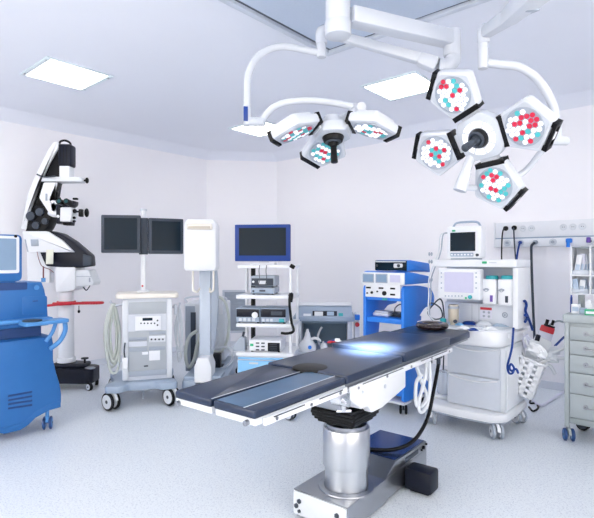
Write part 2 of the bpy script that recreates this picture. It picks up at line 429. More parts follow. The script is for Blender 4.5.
# cables that hang from the rail
def rail_cable(px, zz, y0, pts, name, label, mt, plug_mat, r, pr):
    x = railx(px, y0); th = thing(name, label, 'cable', F, (x, y0, 0)); 
    g = G(); g.lathe([(0, .002), (pr, .002), (pr, .02), (pr*.75, .035), (0, .035)], (0, 0, zz), (0, -1, 0)); g.part('plug', plug_mat, th)
    g = G(); g.tube([(0, -.03, zz-.004)]+[(a, b, c) for a, b, c in pts], r); g.part('cord', mt, th)
zu = F.fp(505.5, 228.5, -.05)[1]
rail_cable(506, zu, -.05, [(-.015, -.06, zu-.03), (-.022, -.075, zu-.16), (-.02, -.085, zu-.42), (-.0, -.07, zu-.72)], 'power_cable', 'black power cable with a round plug nearest the end of the supply rail', 'black', 'black', .008, .028)
rail_cable(514.5, zu+.003, -.05, [(.01, -.06, zu-.03), (.022, -.075, zu-.18), (.04, -.085, zu-.4), (.03, -.07, zu-.7)], 'power_cable', 'grey power cable beside the endmost plug on the supply rail', 'dgrey', 'black', .008, .028)
rail_cable(535.5, zl, -.075, [(-.025, -.06, zl-.04), (-.03, -.05, zl-.13), (-.02, -.05, zl-.5), (0.0, -.05, zl-1.0), (.02, -.055, zl-1.42)], 'gas_hose', 'long black gas hose hanging down the wall from the supply rail', 'dgrey', 'midgrey', .014, .026)
rail_cable(520.5, zl, -.101, [(.0, -.05, zl-.03), (-.02, -.055, zl-.15), (-.05, -.055, zl-.5), (-.05, -.055, zl-.95), (-.03, -.055, zl-1.3)], 'gas_hose', 'blue gas hose hanging behind the anaesthesia machine', 'vivid_d', 'vivid_d', .011, .02)

# ================================================================ operating table
d_ = at(347, 487, 2.79); F = Frame(d_.x, d_.y, -38.); TF = F
t = thing('operating_table', 'stainless steel operating table with dark blue-grey padded sections', 'operating table', F)
x0, x1 = -.362, .172; xm = (x0+x1)/2; ZT = .86
def pad(name, yA, yB, xa, xb, mt, ztop=ZT, th=.045, zt2=None, poly2=None):
    pts = poly2 or [(xa, yA), (xb, yA), (xb, yB), (xa, yB)]
    g = G(); g.pris(rpoly(pts, .012, 3), ztop-th, ztop, None, 0, .009)
    return g.part(name, mt, t)
LY0, LY1 = -.962, -.285
leg_l = pad('leg_pad', 0, 0, 0, 0, 'pad', .852, .036, poly2=[(-.318, LY0), (-.078, LY0), (-.088, LY1), (-.36, LY1)])
leg_r = pad('leg_pad', 0, 0, 0, 0, 'pad', .852, .036, poly2=[(-.062, LY0), (.178, LY0), (.17, LY1), (-.074, LY1)])
# dark border strip and seam of the paler pad, silver seam between the pads
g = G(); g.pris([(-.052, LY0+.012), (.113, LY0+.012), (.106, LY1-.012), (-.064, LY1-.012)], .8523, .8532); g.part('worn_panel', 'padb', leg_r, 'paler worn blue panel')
g = G(); g.pris([(.113, LY0+.004), (.1175, LY0+.004), (.1105, LY1-.004), (.106, LY1-.004)], .8525, .8538); g.part('seam', 'grey', leg_r)
g = G(); g.pris([(-.084, LY0+.01), (-.0785, LY0+.01), (-.089, LY1-.01), (-.0945, LY1-.01)], .8525, .8536); g.part('seam', 'grey', leg_l)
pad('seat_pad', -.275, .36, x0, x1, 'pad')
pad('back_pad', .380, 1.122, x0-.0, x1+.006, 'pad', ZT+.02, .063)
pad('head_pad', 0, 0, 0, 0, 'pad', ZT+.006, .05, poly2=[(x0+.01, 1.135), (x1, 1.135), (x1, 1.57), (x1-.03, 1.62), (x0+.05, 1.67), (x0+.01, 1.63)])
g = G(); g.pris(ngon(*F.tp(310, 366.5, ZT+.003), .098, 32), ZT-.03, ZT+.003, Matrix.Identity(4), 0, .008); g.part('perineal_insert', 'black', t, 'round black insert pad')  # darkness of the open seat cutout put into a black disc
# frame under the pads
g = G(); g.bb(-.315, -.083, LY0+.012, LY1, .786, .8155, .004); g.bb(-.062, .17, LY0+.012, LY1, .786, .8155, .004); g.part('leg_plate', 'white2', t)
g = G(); g.bb(x0+.01, x1-.01, -.27, 1.12, .785, .8145, .004); g.bb(x0+.02, x1-.01, 1.135, 1.55, .80, .8155, .004); g.part('top_frame', 'steelb', t)
# side rails with brackets, slots and end discs
for (xa, ya, yb, zr) in ((.186, LY0+.045, -.30, .80), (.186, -.27, 1.13, .79), (-.338, LY0+.03, -.30, .80), (-.386, -.27, 1.13, .79)):
    g = G(); g.bb(xa-.008, xa+.008, ya, yb, zr-.017, zr+.013, .004)
    r = g.part('side_rail', 'white', t); n = int((yb-ya)/.3)
    for k in range(n+1):
        y = ya+.07+k*(yb-ya-.14)/max(1, n); s = 1 if xa > 0 else -1
        g = G(); g.cyl((xa+s*.0085, y, zr-.002), (xa+s*.0125, y, zr-.002), .008, seg=12); g.part('rail_bolt', 'steelb', r)
    if xa > 0:
        L = yb-ya
        for f0, f1 in ((.08, .42), (.6, .92)): g = G(); g.bb(xa+.009, xa+.0105, ya+L*f0, ya+L*f1, zr+.006, zr+.011); g.part('rail_slot', 'dgrey', r)
    g = G()
    for y in (ya+.12, yb-.12): g.bb(min(xa*.85, xa-.009*(1 if xa > 0 else -1)), max(xa*.85, xa-.009*(1 if xa > 0 else -1)), y-.02, y+.02, zr-.008, zr+.006)
    g.part('rail_bracket', 'steelb', r)
for xx in (-.30, .13):
    g = G(); g.cyl((xx, LY0+.011, .795), (xx, LY0-.006, .795), .012, seg=14); g.part('end_bolt', 'steelb', t)
# hinge clamps between leg and seat section
for xx in (.155, -.33):
    g = G(); g.bb(xx-.03, xx+.03, -.36, -.26, .735, .7845, .008); g.cyl((xx-.045, -.31, .735), (xx+.05, -.31, .735), .02, seg=16); g.cyl((xx+.02, -.31, .735), (xx+.02, -.31, .69), .012, seg=12); g.cyl((xx-.01, -.33, .69), (xx+.045, -.28, .69), .008, seg=10)
    g.part('hinge_clamp', 'chrome', t)
# white side housing under the seat section
for (xa, xb, nm) in ((.085, .172, 'side_housing'), (-.36, -.28, 'side_housing')):
    g = G(); prof = [(-.25, .784), (-.25, .735), (-.13, .655), (-.06, .655), (-.02, .61), (.10, .61), (.40, .665), (.40, .784)]
    g.pris(rpoly(prof, .012, 3), 0, xb-xa, MYZ(xa), 0, .006); o = g.part(nm, 'white', t)
    if xa > 0:
        g = G(); g.cyl((.1725, .13, .725), (.176, .13, .725), .012, seg=16); g.cyl((.1725, -.12, .745), (.176, -.12, .745), .008, seg=12); g.part('housing_screw', 'grey', o)
g = G(); g.bb(-.28, .085, -.2, .4, .64, .784, .01); g.part('tilt_gearbox', 'steelb', t)
# column: black bellows, steel sleeves
g = G()
for k, (zz, s) in enumerate(((.54, .118), (.556, .132), (.572, .142), (.588, .146), (.604, .144), (.62, .138))):
    g.pris(rrect(-s-.01, -s, s-.01, s, .015), zz-.008, zz+.0085, None, 0, .004)
g.part('bellows', 'black', t)
g = G(); g.lathe([(0, .16), (.122, .16), (.122, .30), (0, .30)], (-.005, 0, 0), seg=48); lc = g.part('lower_sleeve', 'steelc', t)
g = G(); g.lathe([(.0, .285), (.1335, .285), (.1345, .289), (.1345, .495), (.131, .5), (.0, .5)], (-.005, 0, 0), seg=48); g.part('upper_sleeve', 'steelc', t)
g = G(); g.lathe([(0, .497), (.118, .4995), (.118, .52), (0, .52)], (-.005, 0, 0), seg=40); g.part('collar', 'steelb', t)
g = G(); g.lathe([(.124, .1545), (.16, .1545), (.157, .162), (.128, .166), (.124, .162)], (-.005, 0, 0), seg=40); g.part('base_ring', 'steelb', t)
# base
BX0, BX1, BY0, BY1, BZ = -.225, .135, -.205, .80, .154
g = G(); prof = [(BY0, .018), (BY0, BZ), (BY1, BZ), (BY1, .018), (.52, .018), (.50, .03), (.24, .03), (.22, .018)]
g.pris(prof, 0, BX1-BX0, MYZ(BX0), 0, .004); base = g.part('base', 'steel', t)
g = G(); g.bb(BX0+.006, BX1-.006, BY0-.012, BY0-.0005, .02, BZ-.006, .003); ep = g.part('end_plate', 'white2', base)
for xx, zz in ((BX0+.05, .10), (BX0+.05, .045), (BX1-.06, .10), (BX1-.06, .045), (BX0+.03, .07)):
    g = G(); g.cyl((xx, BY0-.0125, zz), (xx, BY0-.02, zz), .014 if zz > .05 else .010, seg=6); g.part('bolt', 'dgrey', ep)
g = G(); g.cyl((BX0-.018, BY0+.05, .03), (BX0-.018, BY0+.05, 0.001), .02, seg=16); g.cyl((BX1-.08, BY0+.08, .018), (BX1-.08, BY0+.08, .001), .03, seg=16); g.cyl((BX0+.08, BY1-.1, .018), (BX0+.08, BY1-.1, .001), .03, seg=16); g.cyl((BX1-.08, BY1-.1, .018), (BX1-.08, BY1-.1, .001), .03, seg=16); g.cyl((BX0+.08, BY0+.08, .018), (BX0+.08, BY0+.08, .001), .03, seg=16)
g.bb(BX0-.019, BX0-.0005, BY0+.035, BY0+.065, .02, .035); g.part('levelling_foot', 'grey', base)
g = G(); prof = [(.21, BZ+.0005), (.335, .218), (.80, .208), (.80, BZ+.0005)]
g.pris(prof, 0, BX1-BX0, MYZ(BX0), 0, .004); rb = g.part('control_box', 'steel', t)
g = G(); g.pris([(BX0+.012, .35), (BX1-.012, .35), (BX1-.012, .79), (BX0+.012, .79)], 0, .002, Matrix.Translation((0, 0, .2275)) @ Matrix.Shear('XY', 4, (0, 0)) @ Matrix.Rotation(math.atan2(-.01, .465), 4, 'X')); g.part('lid_panel', 'lid', rb, 'blue reflective top panel')
g = G(); g.bb(BX1+.0005, BX1+.004, .47, .66, .168, .198, .002); g.part('rating_plate', 'dgrey', rb)
g = G(); g.cyl((BX1+.0005, .735, .185), (BX1+.014, .735, .185), .012, seg=12); g.cyl((BX1+.0005, .71, .175), (BX1+.010, .71, .175), .007, seg=10); g.cyl((BX1+.0005, .78, .195), (BX1+.012, .78, .195), .007, seg=10); g.part('connector', 'black', rb)
g = G(); g.bb(BX1+.001, BX1+.175, .45, .585, .012, .145, .016); fc = g.part('drive_cover', 'navy', t)
g = G(); g.bb(BX1+.03, BX1+.15, .475, .56, .0005, .0115); g.part('foot', 'rubber', fc)
# control cable and its socket under the back section
g = G(); g.bb(.07, .165, .93, 1.02, .742, .784, .008); g.cyl((.10, .95, .745), (.10, .95, .71), .014, seg=12); g.cyl((.145, .985, .745), (.145, .985, .70), .014, seg=12); sk = g.part('connector_socket', 'dgrey', t)
g = G(); g.tube([(.145, .985, .705), (.15, .95, .66), (.16, .86, .54), (.165, .74, .38), (.14, .58, .275), (.06, .45, .2385), (-.07, .375, .233), (-.13, .355, .2335)], .0125, 10); g.part('control_cable', 'black', t)
# ---- things on / hanging from the table
q = F.tp(432, 326, ZT+.03)
tg = G(); tg.torus((0, 0, .0275), .098, .036, seg=40, sec=12, squash=.76); ring = quick(tg, 'head_ring', 'gel', 'dark brown gel head ring lying on the table head end', 'head ring', None, F.w(q[0], q[1], ZT+.0075))
hg = thing('sensor_cable', 'red and blue sensor cable coil with white clip at the table edge', 'cable', F, (*F.tp(332.5, 343.5, ZT), ZT+.0008), 20); hg.scale = (.72, .72, .72)
g = G(); g.tube([(-.05, 0, .006), (-.01, -.03, .012), (.03, -.01, .02), (.02, .02, .012), (-.02, .02, .006), (-.04, .0, .014), (.0, -.02, .022), (.05, .01, .007)], .006); g.part('red_lead', 'red', hg)
g = G(); g.tube([(-.09, .02, .006), (-.05, .03, .008), (0, .01, .028), (.04, .03, .016), (.07, .02, .006)], .006); g.part('blue_lead', 'vivid_d', hg)
g = G(); g.box((.05, .0, .034), (.05, .035, .03), .008); g.ell((.075, .01, .016), (.02, .018, .015)); g.part('clip', 'white', hg)
hw = thing('hanging_hose', 'pale white hose looped below the operating table side rail', 'hose', F, (.165, .6, 0))
g = G(); g.tube([(.0, -.03, .765), (.01, .02, .66), (.02, .08, .55), (.02, .0, .50), (.02, -.08, .54), (.012, -.06, .66), (.01, .02, .70)], .012, 8)
g.part('hose_loop', 'white2', hw)
g = G(); g.tube([(.012, .1, .765), (.02, .06, .68), (.028, -.06, .53), (.03, -.02, .47), (.03, .07, .50), (.028, .12, .62), (.01, .15, .765)], .012, 8)
g.part('hose_loop', 'white2', hw)
# ================================================================ surgical lights
def plane_hit(px, py, C, n):
    r = Vector(((px-CX)/FPX, 1., (CY-py)/FPX)); o = Vector((0, 0, CAMZ))
    return o + r*((C-o).dot(n)/r.dot(n))
def proj(p): return (CX+FPX*p.x/p.y, CY-FPX*(p.z-CAMZ)/p.y)

def lamp_head(root, C, n, pods, RP, AP, LR, tilt, ringed, rmean):
    """hub plate plus pentagon pods; everything in coordinates relative to C"""
    n = n.normalized(); hubpts = []; ex0 = (Vector((1, 0, 0))-n*n.x).normalized(); ey0 = n.cross(ex0)
    for (cx, cy), (hx, hy) in pods:
        v = plane_hit(cx, cy, C, n)-C; a = math.atan2(v.dot(ey0), v.dot(ex0)); r = ex0*math.cos(a)+ey0*math.sin(a)
        ctr = r*(rmean if rmean else min(.275, max(v.length, .236))); tt = R_(tilt)
        n2 = n*math.cos(tt)-r*math.sin(tt); r2 = r*math.cos(tt)+n*math.sin(tt); t2 = n2.cross(r2)
        mx = basis(ctr, r2, t2, n2); ap = RP*.809; ed = RP*1.1756
        pent = [(RP*math.cos(R_(72*k)), RP*math.sin(R_(72*k))) for k in range(5)]
        g = G(); g.pris(rpoly(pent, RP*.14, 4), -.055, 0., mx, 0, .014)
        g.pris(rpoly([(x*.8, y*.8) for x, y in pent], RP*.14, 4), -.075, -.05, mx, 0, .01)
        pod = g.part('lamp_pod', 'lamp', root)
        g = G(); g.pris(rpoly([(x*.86, y*.86) for x, y in pent], RP*.12, 4), .0002, .002, mx); g.part('face_plate', 'lampface', pod)
        g = G(); g.lathe([(LR*1.04, .0021), (LR*1.04, .006), (LR*.98, .006), (LR*.98, .0021)], (0, 0, 0), seg=36)
        bmesh.ops.transform(g.bm, matrix=mx, verts=g.bm.verts); g.part('lens_rim', 'midgrey', pod)
        g = G(); g.pris(ngon(0, 0, LR*.97, 36), .0021, .0035, mx, 0)
        sp = LR*.30; rr = sp*.445; k = 0
        for i in range(-4, 5):
            for j in range(-4, 5):
                x, y = sp*(i+.5*(j % 2)), sp*.87*j
                if math.hypot(x, y) > LR*.90: continue
                q = random.random(); mi = 1 if q < .54 else (2 if q < .77 else 3)
                g.pris(ngon(x, y, rr, 8), .0036, .008, mx, mi)
        g.part('led_array', ['midgrey', 'ledw', 'ledr', 'ledt'], pod)
        g = G(); g.pris([(-ap-.012, -ed*.47), (-ap+.016, -ed*.47), (-ap+.016, ed*.47), (-ap-.012, ed*.47)], -.06, .006, mx, 0, .004); g.part('edge_strip', 'black', pod)
        best = None
        for s in (1, -1):
            w_ = C+ctr+r2*(ap*math.cos(R_(36)))+t2*(s*ap*math.sin(R_(36))); p = proj(w_); dd = math.hypot(p[0]-hx, p[1]-hy)
            if best is None or dd < best[0]: best = (dd, s)
        s = best[1]; ca, sa = math.cos(R_(36*s)), math.sin(R_(36*s))
        hr = r2*ca+t2*sa; ht = n2.cross(hr); hm = basis(ctr, hr, ht, n2)
        g = G()
        g.pris([(ap-.004, -ed*.36), (ap+.02, -ed*.36), (ap+.02, ed*.36), (ap-.004, ed*.36)], -.056, -.044, hm, 0, .003)
        for q in (-1, 1): g.pris([(ap-.004, q*ed*.36-.012), (ap+.02, q*ed*.36-.012), (ap+.02, q*ed*.36+.012), (ap-.004, q*ed*.36+.012)], -.056, .004, hm, 0, .003)
        g.pris([(ap+.003, -ed*.36), (ap+.02, -ed*.36), (ap+.02, ed*.36), (ap+.003, ed*.36)], -.016, .004, hm, 0, .003)
        h = g.part('grip', 'black', pod)
        g = G(); g.pris([(ap+.001, -ed*.1), (ap+.0195, -ed*.1), (ap+.0195, ed*.1), (ap+.001, ed*.1)], -.043, -.017, hm); g.part('grip_plate', 'white', h)
        # joint between hub and pod
        g = G(); jm = basis(Vector((0, 0, 0)), r, n.cross(r), n); g.pris([(AP-.03, -.05), (ctr.length-ap+.005, -.05), (ctr.length-ap+.005, .05), (AP-.03, .05)], -.052, -.022, jm, 0, .005); g.part('pod_hinge', 'lamp', root)
        for q in (-1, 1):
            pp_ = r*AP+n.cross(r)*(q*ed*.42); hubpts.append((math.atan2(pp_.dot(ey0), pp_.dot(ex0)), (pp_.dot(ex0), pp_.dot(ey0))))
    hubpts.sort(); hp = [p for _, p in hubpts]; hm = basis(Vector((0, 0, 0)), ex0, ey0, n)
    g = G(); g.pris(rpoly(hp, .02, 4), -.06, 0., hm, 0, .01); hub = g.part('hub_plate', 'lampface', root)
    ro = .088 if ringed else .066
    if ringed:
        g = G()
        for k in range(8):
            a0, a1 = 2*PI*k/8+.06, 2*PI*(k+1)/8-.06
            arc = [(.088*math.cos(a0+(a1-a0)*i/5), .088*math.sin(a0+(a1-a0)*i/5)) for i in range(6)]+[(.056*math.cos(a1-(a1-a0)*i/5), .056*math.sin(a1-(a1-a0)*i/5)) for i in range(6)]
            g.pris(arc, .001, .006, hm)
        g.part('light_ring', 'ledw', hub)
    g = G(); g.cyl(n*.0005, n*.03, .052 if ringed else .062, .046 if ringed else .052, seg=32, bev=.004); hc = g.part('handle_mount', 'black', root)
    g = G(); g.torus(n*.031, .036, .008, n, 28, 8); 
    g.part('mount_rim', 'dgrey', hc)
    g = G(); g.cyl(n*.03, n*.055, .026, .02, seg=20); g.cyl(n*.055, n*.15, .0165, .02, seg=20, bev=.003); g.part('grip_handle', 'dgrey' if ringed else 'black', hc)
    g = G(); g.cyl(n*-.061, n*-.12, .06, .045, seg=24, bev=.006); g.part('rear_boss', 'lamp', root)

# --- four-head light, its bows, spring arm and extension arm
C = at(479, 138, 2.5); n = Vector((-.68, -.56, -.48)).normalized()
t = thing('surgical_light', 'large surgical light with four pentagonal lamp heads on a curved bow', 'surgical light', None, C, 0, 'surgical lights')
PODS = [((453, 95), (425, 91)), ((520, 128), (546, 146)), ((495, 185), (517, 198)), ((436, 153), (413, 145))]
lamp_head(t, C, n, PODS, .144, .116, .092, 6, True, None)
def L(*a): return at(*a)-C
g = G(); g.tube([L(551, 140, 2.60), L(541, 152, 2.66), L(524, 172, 2.72), L(500, 184, 2.72), L(476, 187.5, 2.66), L(462, 187, 2.61)], .017, 10); g.part('inner_bow', 'lamp', t)
g = G(); g.cyl(L(459.5, 191, 2.60), L(466, 172, 2.60), .036, .03, seg=20, bev=.006); g.tube([L(465.5, 172, 2.6), L(470, 160, 2.6), L(478, 146, 2.6), n*-.1], .026, 10); g.part('yoke', 'lamp', t)
g = G(); g.cyl(L(541, 140, 2.58), L(567, 141, 2.63), .024, seg=20, bev=.006); g.part('bow_joint', 'lamp', t)
g = G(); g.tube([L(487, 63, 2.6), L(500, 64.5, 2.6), L(519, 67, 2.6), L(535, 77, 2.6), L(547, 93, 2.6), L(555, 113, 2.61), L(558, 140, 2.62)], .0225, 12); g.part('outer_bow', 'lamp', t)
g = G(); g.cyl(L(483, 69, 2.6), L(483, 42, 2.6), .026, seg=20, bev=.004); g.cyl(L(483, 50, 2.6), L(483, 49, 2.6), .0275, seg=20); p = g.part('down_post', 'lamp', t)
def beam(g, a, b, wa, ha, wb, hb, bev=.012, mi=0):
    a, b = Vector(a), Vector(b); d = (b-a).normalized(); s = d.cross(Vector((0, 0, 1))).normalized(); u = s.cross(d)
    bm = bmesh.new(); vs = []
    for p_, w_, h_ in ((a, wa, ha), (b, wb, hb)):
        vs.append([bm.verts.new(p_+s*x*w_/2+u*y*h_/2) for x, y in ((-1, -1), (1, -1), (1, 1), (-1, 1))])
    A, B = vs; bm.faces.new(A[::-1]); bm.faces.new(B)
    for k in range(4): bm.faces.new((A[k], A[(k+1) % 4], B[(k+1) % 4], B[k]))
    bmesh.ops.recalc_face_normals(bm, faces=bm.faces); bmesh.ops.bevel(bm, geom=list(bm.edges), offset=bev, segments=2, affect='EDGES', profile=.5)
    g._add(bm, None, mi)
g = G(); g.cyl(L(483.5, 43, 2.6), L(483.5, 29, 2.59), .031, seg=20, bev=.006); g.ell(L(485, 30, 2.59), (.034, .034, .034)); beam(g, L(486, 32, 2.59), L(509, 17, 2.25), .062, .062, .07, .07, .016)
beam(g, L(508, 18, 2.26), L(542, -14, 1.84), .075, .075, .10, .10, .02); g.part('spring_arm', 'lamp', t)
g = G(); beam(g, L(517, 16.5, 2.16), L(534, 9, 1.98), .05, .012, .05, .012, .003); g.part('arm_label', 'midgrey', t)
e = L(543, -18, 1.82); MT = at(338, 0, 2.6); zE = 2.93-C.z; mo = Vector((MT.x, MT.y, 0))-Vector((C.x, C.y, 0))
g = G(); g.cyl(e, Vector((e.x, e.y, zE+.06)), .055, seg=24, bev=.008); beam(g, Vector((mo.x+.08, mo.y-.02, zE)), Vector((e.x, e.y, zE)), .1, .1, .1, .1, .016); g.part('extension_arm', 'lamp', t)

# --- three-head light hanging from the central ceiling mount
C2 = at(333, 137, 2.72); n2 = Vector((.04, -.17, -.97)).normalized()
t2 = thing('surgical_light', 'smaller surgical light with three lamp heads below the central ceiling mount', 'surgical light', None, C2, 0, 'surgical lights')
PODS2 = [((373, 130), (395, 132)), ((321, 160), (322, 172)), ((304, 134), (276, 142))]
lamp_head(t2, C2, n2, PODS2, .147, .088, .094, 20, False, .212)
def L(*a): return at(*a)-C2
g = G(); g.cyl(Vector((MT.x, MT.y, 3.125))-C2, L(338, 34, 2.6), .066, seg=32, bev=.008); g.cyl(L(338, 22, 2.6), L(338, 36.5, 2.6), .07, seg=32, bev=.006)
g.cyl(Vector((MT.x, MT.y, 3.124))-C2, Vector((MT.x, MT.y, 3.06))-C2, .13, .1, seg=32); g.part('ceiling_mount', 'lamp', t2)
xa = at(350, 16, 2.62); xe = at(452, 40.5, 2.9); xe.z = xa.z
g = G(); beam(g, xa-C2, xe-C2, .095, .09, .09, .088, .012); g.part('extension_arm', 'lamp', t2)
g = G(); g.cyl(Vector((xe.x, xe.y, xe.z+.055))-C2, Vector((xe.x, xe.y, xe.z-.10))-C2, .05, seg=24, bev=.008); g.tube([Vector((xe.x, xe.y, xe.z-.07))-C2, L(453, 60, 2.9), L(447, 66, 2.9), L(438, 66, 2.9)], .045, 14); g.part('elbow_joint', 'lamp', t2)
g = G(); beam(g, L(437, 65.5, 2.9), L(418, 58.5, 2.92), .085, .09, .075, .075, .02); beam(g, L(420, 59, 2.92), L(330, 33.5, 3.0), .062, .062, .055, .055, .014); g.part('spring_arm', 'lamp', t2)
g = G(); g.tube([L(333, 33.5, 3.0), L(326, 31, 3.0), L(321.5, 33, 3.0), L(321.5, 44, 3.0)], .036, 14); g.cyl(L(321.5, 42, 3.0), L(321.5, 57.5, 3.0), .029, seg=20, bev=.004); g.part('down_post', 'lamp', t2)
g = G(); g.tube([L(320, 53, 3.0), L(305, 50, 3.0), L(284, 46.5, 2.98), L(268, 50, 2.96), L(256, 59, 2.93), L(248.5, 75, 2.9), L(247, 95, 2.88), L(247, 121, 2.86)], .0215, 12); g.part('outer_bow', 'lamp', t2)
g = G(); pc = L(247, 116, 2.85); g.box(pc, (.035, .06, .115), .006, (0, 0, R_(18))); cb = g.part('control_unit', 'lampface', t2)
g = G(); g.box(pc+Vector((-.004, -.032, .004)), (.026, .006, .085), .002, (0, 0, R_(18))); g.part('control_display', 'vivid_d', cb)
g = G(); g.cyl(L(246, 121.5, 2.85), L(265, 121.5, 2.83), .027, seg=20, bev=.005); g.cyl(L(255, 121.5, 2.842), L(256, 121.5, 2.841), .0285, seg=20); g.part('bow_joint', 'lampface', t2)
g = G(); g.tube([L(262, 122, 2.83), L(266, 115, 2.83), L(274, 107, 2.83), L(288, 102, 2.83), L(310, 100.5, 2.83), L(334, 103, 2.84), L(357, 107.5, 2.85)], .0205, 12); g.part('inner_bow', 'lamp', t2)
g = G(); g.cyl(L(353, 108.5, 2.9), L(362, 107, 2.78), .03, seg=20, bev=.005); g.part('tilt_joint', 'lamp', t2)
g = G(); beam(g, L(357, 109, 2.84), L(345, 120, 2.8), .05, .05, .055, .05, .012); beam(g, L(346, 119, 2.8), n2*-.09, .055, .05, .09, .05, .012); g.part('yoke', 'lamp', t2)

# lamps' own light
def spot(name, loc, aim, power, size, col, blend=.6, soft=.12):
    l = bpy.data.lights.new(name, 'SPOT'); l.energy = power; l.spot_size = R_(size); l.spot_blend = blend; l.shadow_soft_size = soft; l.color = col
    o = bpy.data.objects.new(name, l); COL.objects.link(o); o.location = loc
    o.rotation_euler = (Vector(aim)-Vector(loc)).to_track_quat('-Z', 'Y').to_euler(); return o
spot('small_surgical_light_beam', C2+n2*.16, at(370, 350, 3.16), 4200, 17, (1, .88, .74), 1.)
# ================================================================ blue console (picture's edge)
def screen_panel(root, F, x0, z0, x1, z1, y, dep, frame, scr, bez=.03, rad=.015, name='monitor', facing=0.):
    """a flat monitor: housing with a recessed screen as sub-part; x/z extents, front at y"""
    g = G(); g.pris(rrect(x0, z0, x1, z1, rad), 0, dep, MXZ(y+dep), 0, .005); m = g.part(name, frame, root)
    g = G(); g.pris(rrect(x0+bez, z0+bez, x1-bez, z1-bez, rad*.5), 0.0005, .003, MXZ(y)); g.part('screen', scr, m)
    return m

o = onfloor(50, 431); F = Frame(o.x, o.y, 48.9)
t = thing('medical_console', 'tall blue wheeled medical console with a white-framed touchscreen', 'medical console', F, (-.28, .3, 0))
F = Frame(t.location.x, t.location.y, 48.9); YF = -.3; fp = lambda x, y, d=0.: F.fp(x, y, YF+d)
right = [fp(*p) for p in ((53, 336), (54.5, 343), (54.5, 360), (57.5, 373), (61, 384), (62.5, 394), (62.5, 402), (60.5, 407), (50, 410), (42, 414), (35, 418), (28, 425), (20, 430))]
zt = right[0][1]
left = [(-.02-x, z) for x, z in right][::-1]
prof = [(right[0][0]-.02, zt+.004)]+right+[(-.12, right[-1][1])]+[]
prof = right+left
g = G(); g.pris(prof, -.6, 0, MXZ(YF), 0, .03); low = g.part('lower_body', 'blue', t)
g = G()
for k in range(4):
    a, b = fp(8, 396+k*4.1), fp(32, 391.5+k*4.4); g.pris([(a[0], a[1]-.009), (b[0], b[1]-.009), (b[0], b[1]+.006), (a[0], a[1]+.006)], .0005, .004, MXZ(YF))
g.part('vent_slots', 'blue_d', low)
sk = [(x, z) for x, z in right[7:]]; sk2 = [(x*1.0, z+.05) for x, z in sk]
g = G(); g.pris(sk2+[(-.02-x, z) for x, z in sk2][::-1]+[(-.02-x, z) for x, z in sk]+sk[::-1], .0005, .004, MXZ(YF), 0, .001); g.part('skirt', 'blue', low)
# upper body
ur = [fp(*p) for p in ((45, 282), (48, 290), (50.5, 304), (52, 326))]
g = G(); g.pris([(-.02-x, z) for x, z in ur]+ur[::-1], -.42, 0, MXZ(YF+.05), 0, .025); up = g.part('upper_body', 'blue', t)
a, b = fp(22, 297, .05), fp(47, 313, .05); g = G(); g.pris(rrect(a[0], b[1], b[0], a[1], .02), .0005, .004, MXZ(YF+.05), 0, .001); dr = g.part('hatch', 'blue', up)
g = G(); c_ = fp(35, 301, .05); g.bb(c_[0]-.02, c_[0]+.02, YF+.05-.009, YF+.05-.0042, c_[1]-.004, c_[1]+.004); g.part('latch', 'blue_d', dr)
a, b = fp(0, 283, .05), fp(27, 289.5, .05); g = G(); g.pris(rrect(a[0]-.25, b[1], b[0], a[1], .012), .0005, .004, MXZ(YF+.05)); g.part('slot', 'blue_d', up)
c_ = fp(36.5, 287.5, .05); g = G(); g.cyl((c_[0], YF+.0495, c_[1]), (c_[0], YF+.043, c_[1]), .02, seg=20); g.part('dial', 'blue_l', up)
# tray shelf with bracket and round pad
zs = fp(30, 320)[1]; q = [F.tp(*p, zs) for p in ((8, 315.5), (40, 312.5), (70, 314), (73, 318), (60, 324), (30, 325), (9, 322.5))]
mid = fp(30, 333)[1]
g = G(); g.bb(-.29, .24, YF+.08, YF+.5, zt+.004, ur[-1][1]-.002); g.part('neck', 'blue_d', t)
g = G(); g.bb(-.33, .30, YF-.02, YF+.07, zs-.02, zs+.012, .012); g.pris(rpoly([(.02, YF-.20), (.36, YF-.17), (.385, YF-.13), (.37, YF), (.02, YF-.02)], .03), zs-.03, zs, None, 0, .008); tr = g.part('tray', 'blue_l', t)
g = G(); g.lathe([(0, 0), (.07, 0), (.074, .008), (.066, .013), (0, .011)], (.10, YF-.105, zs+.0005), seg=28); g.part('round_pad', 'dgrey', tr)
x_ = fp(53, 330)[0]
g = G(); g.tube([(x_-.03, YF-.005, zs-.26), (x_+.04, YF-.03, zs-.20), (x_+.075, YF-.06, zs-.11), (x_+.06, YF-.09, zs-.028)], .02, 10); g.tube([(x_-.06, YF-.005, zs-.19), (x_-.02, YF-.03, zs-.12), (x_+.0, YF-.06, zs-.03)], .016, 10); g.part('tray_bracket', 'blue_l', tr)
g = G(); g.cyl((.27, YF+.11, ur[0][1]-.004), (.27, YF+.11, ur[0][1]+.03), .018, seg=14); g.cyl((.27, YF+.11, ur[0][1]+.03), (.27, YF+.11, ur[0][1]+.13), .006, seg=8, mi=1); g.part('vial_post', ['blue_l', 'maroon'], t)
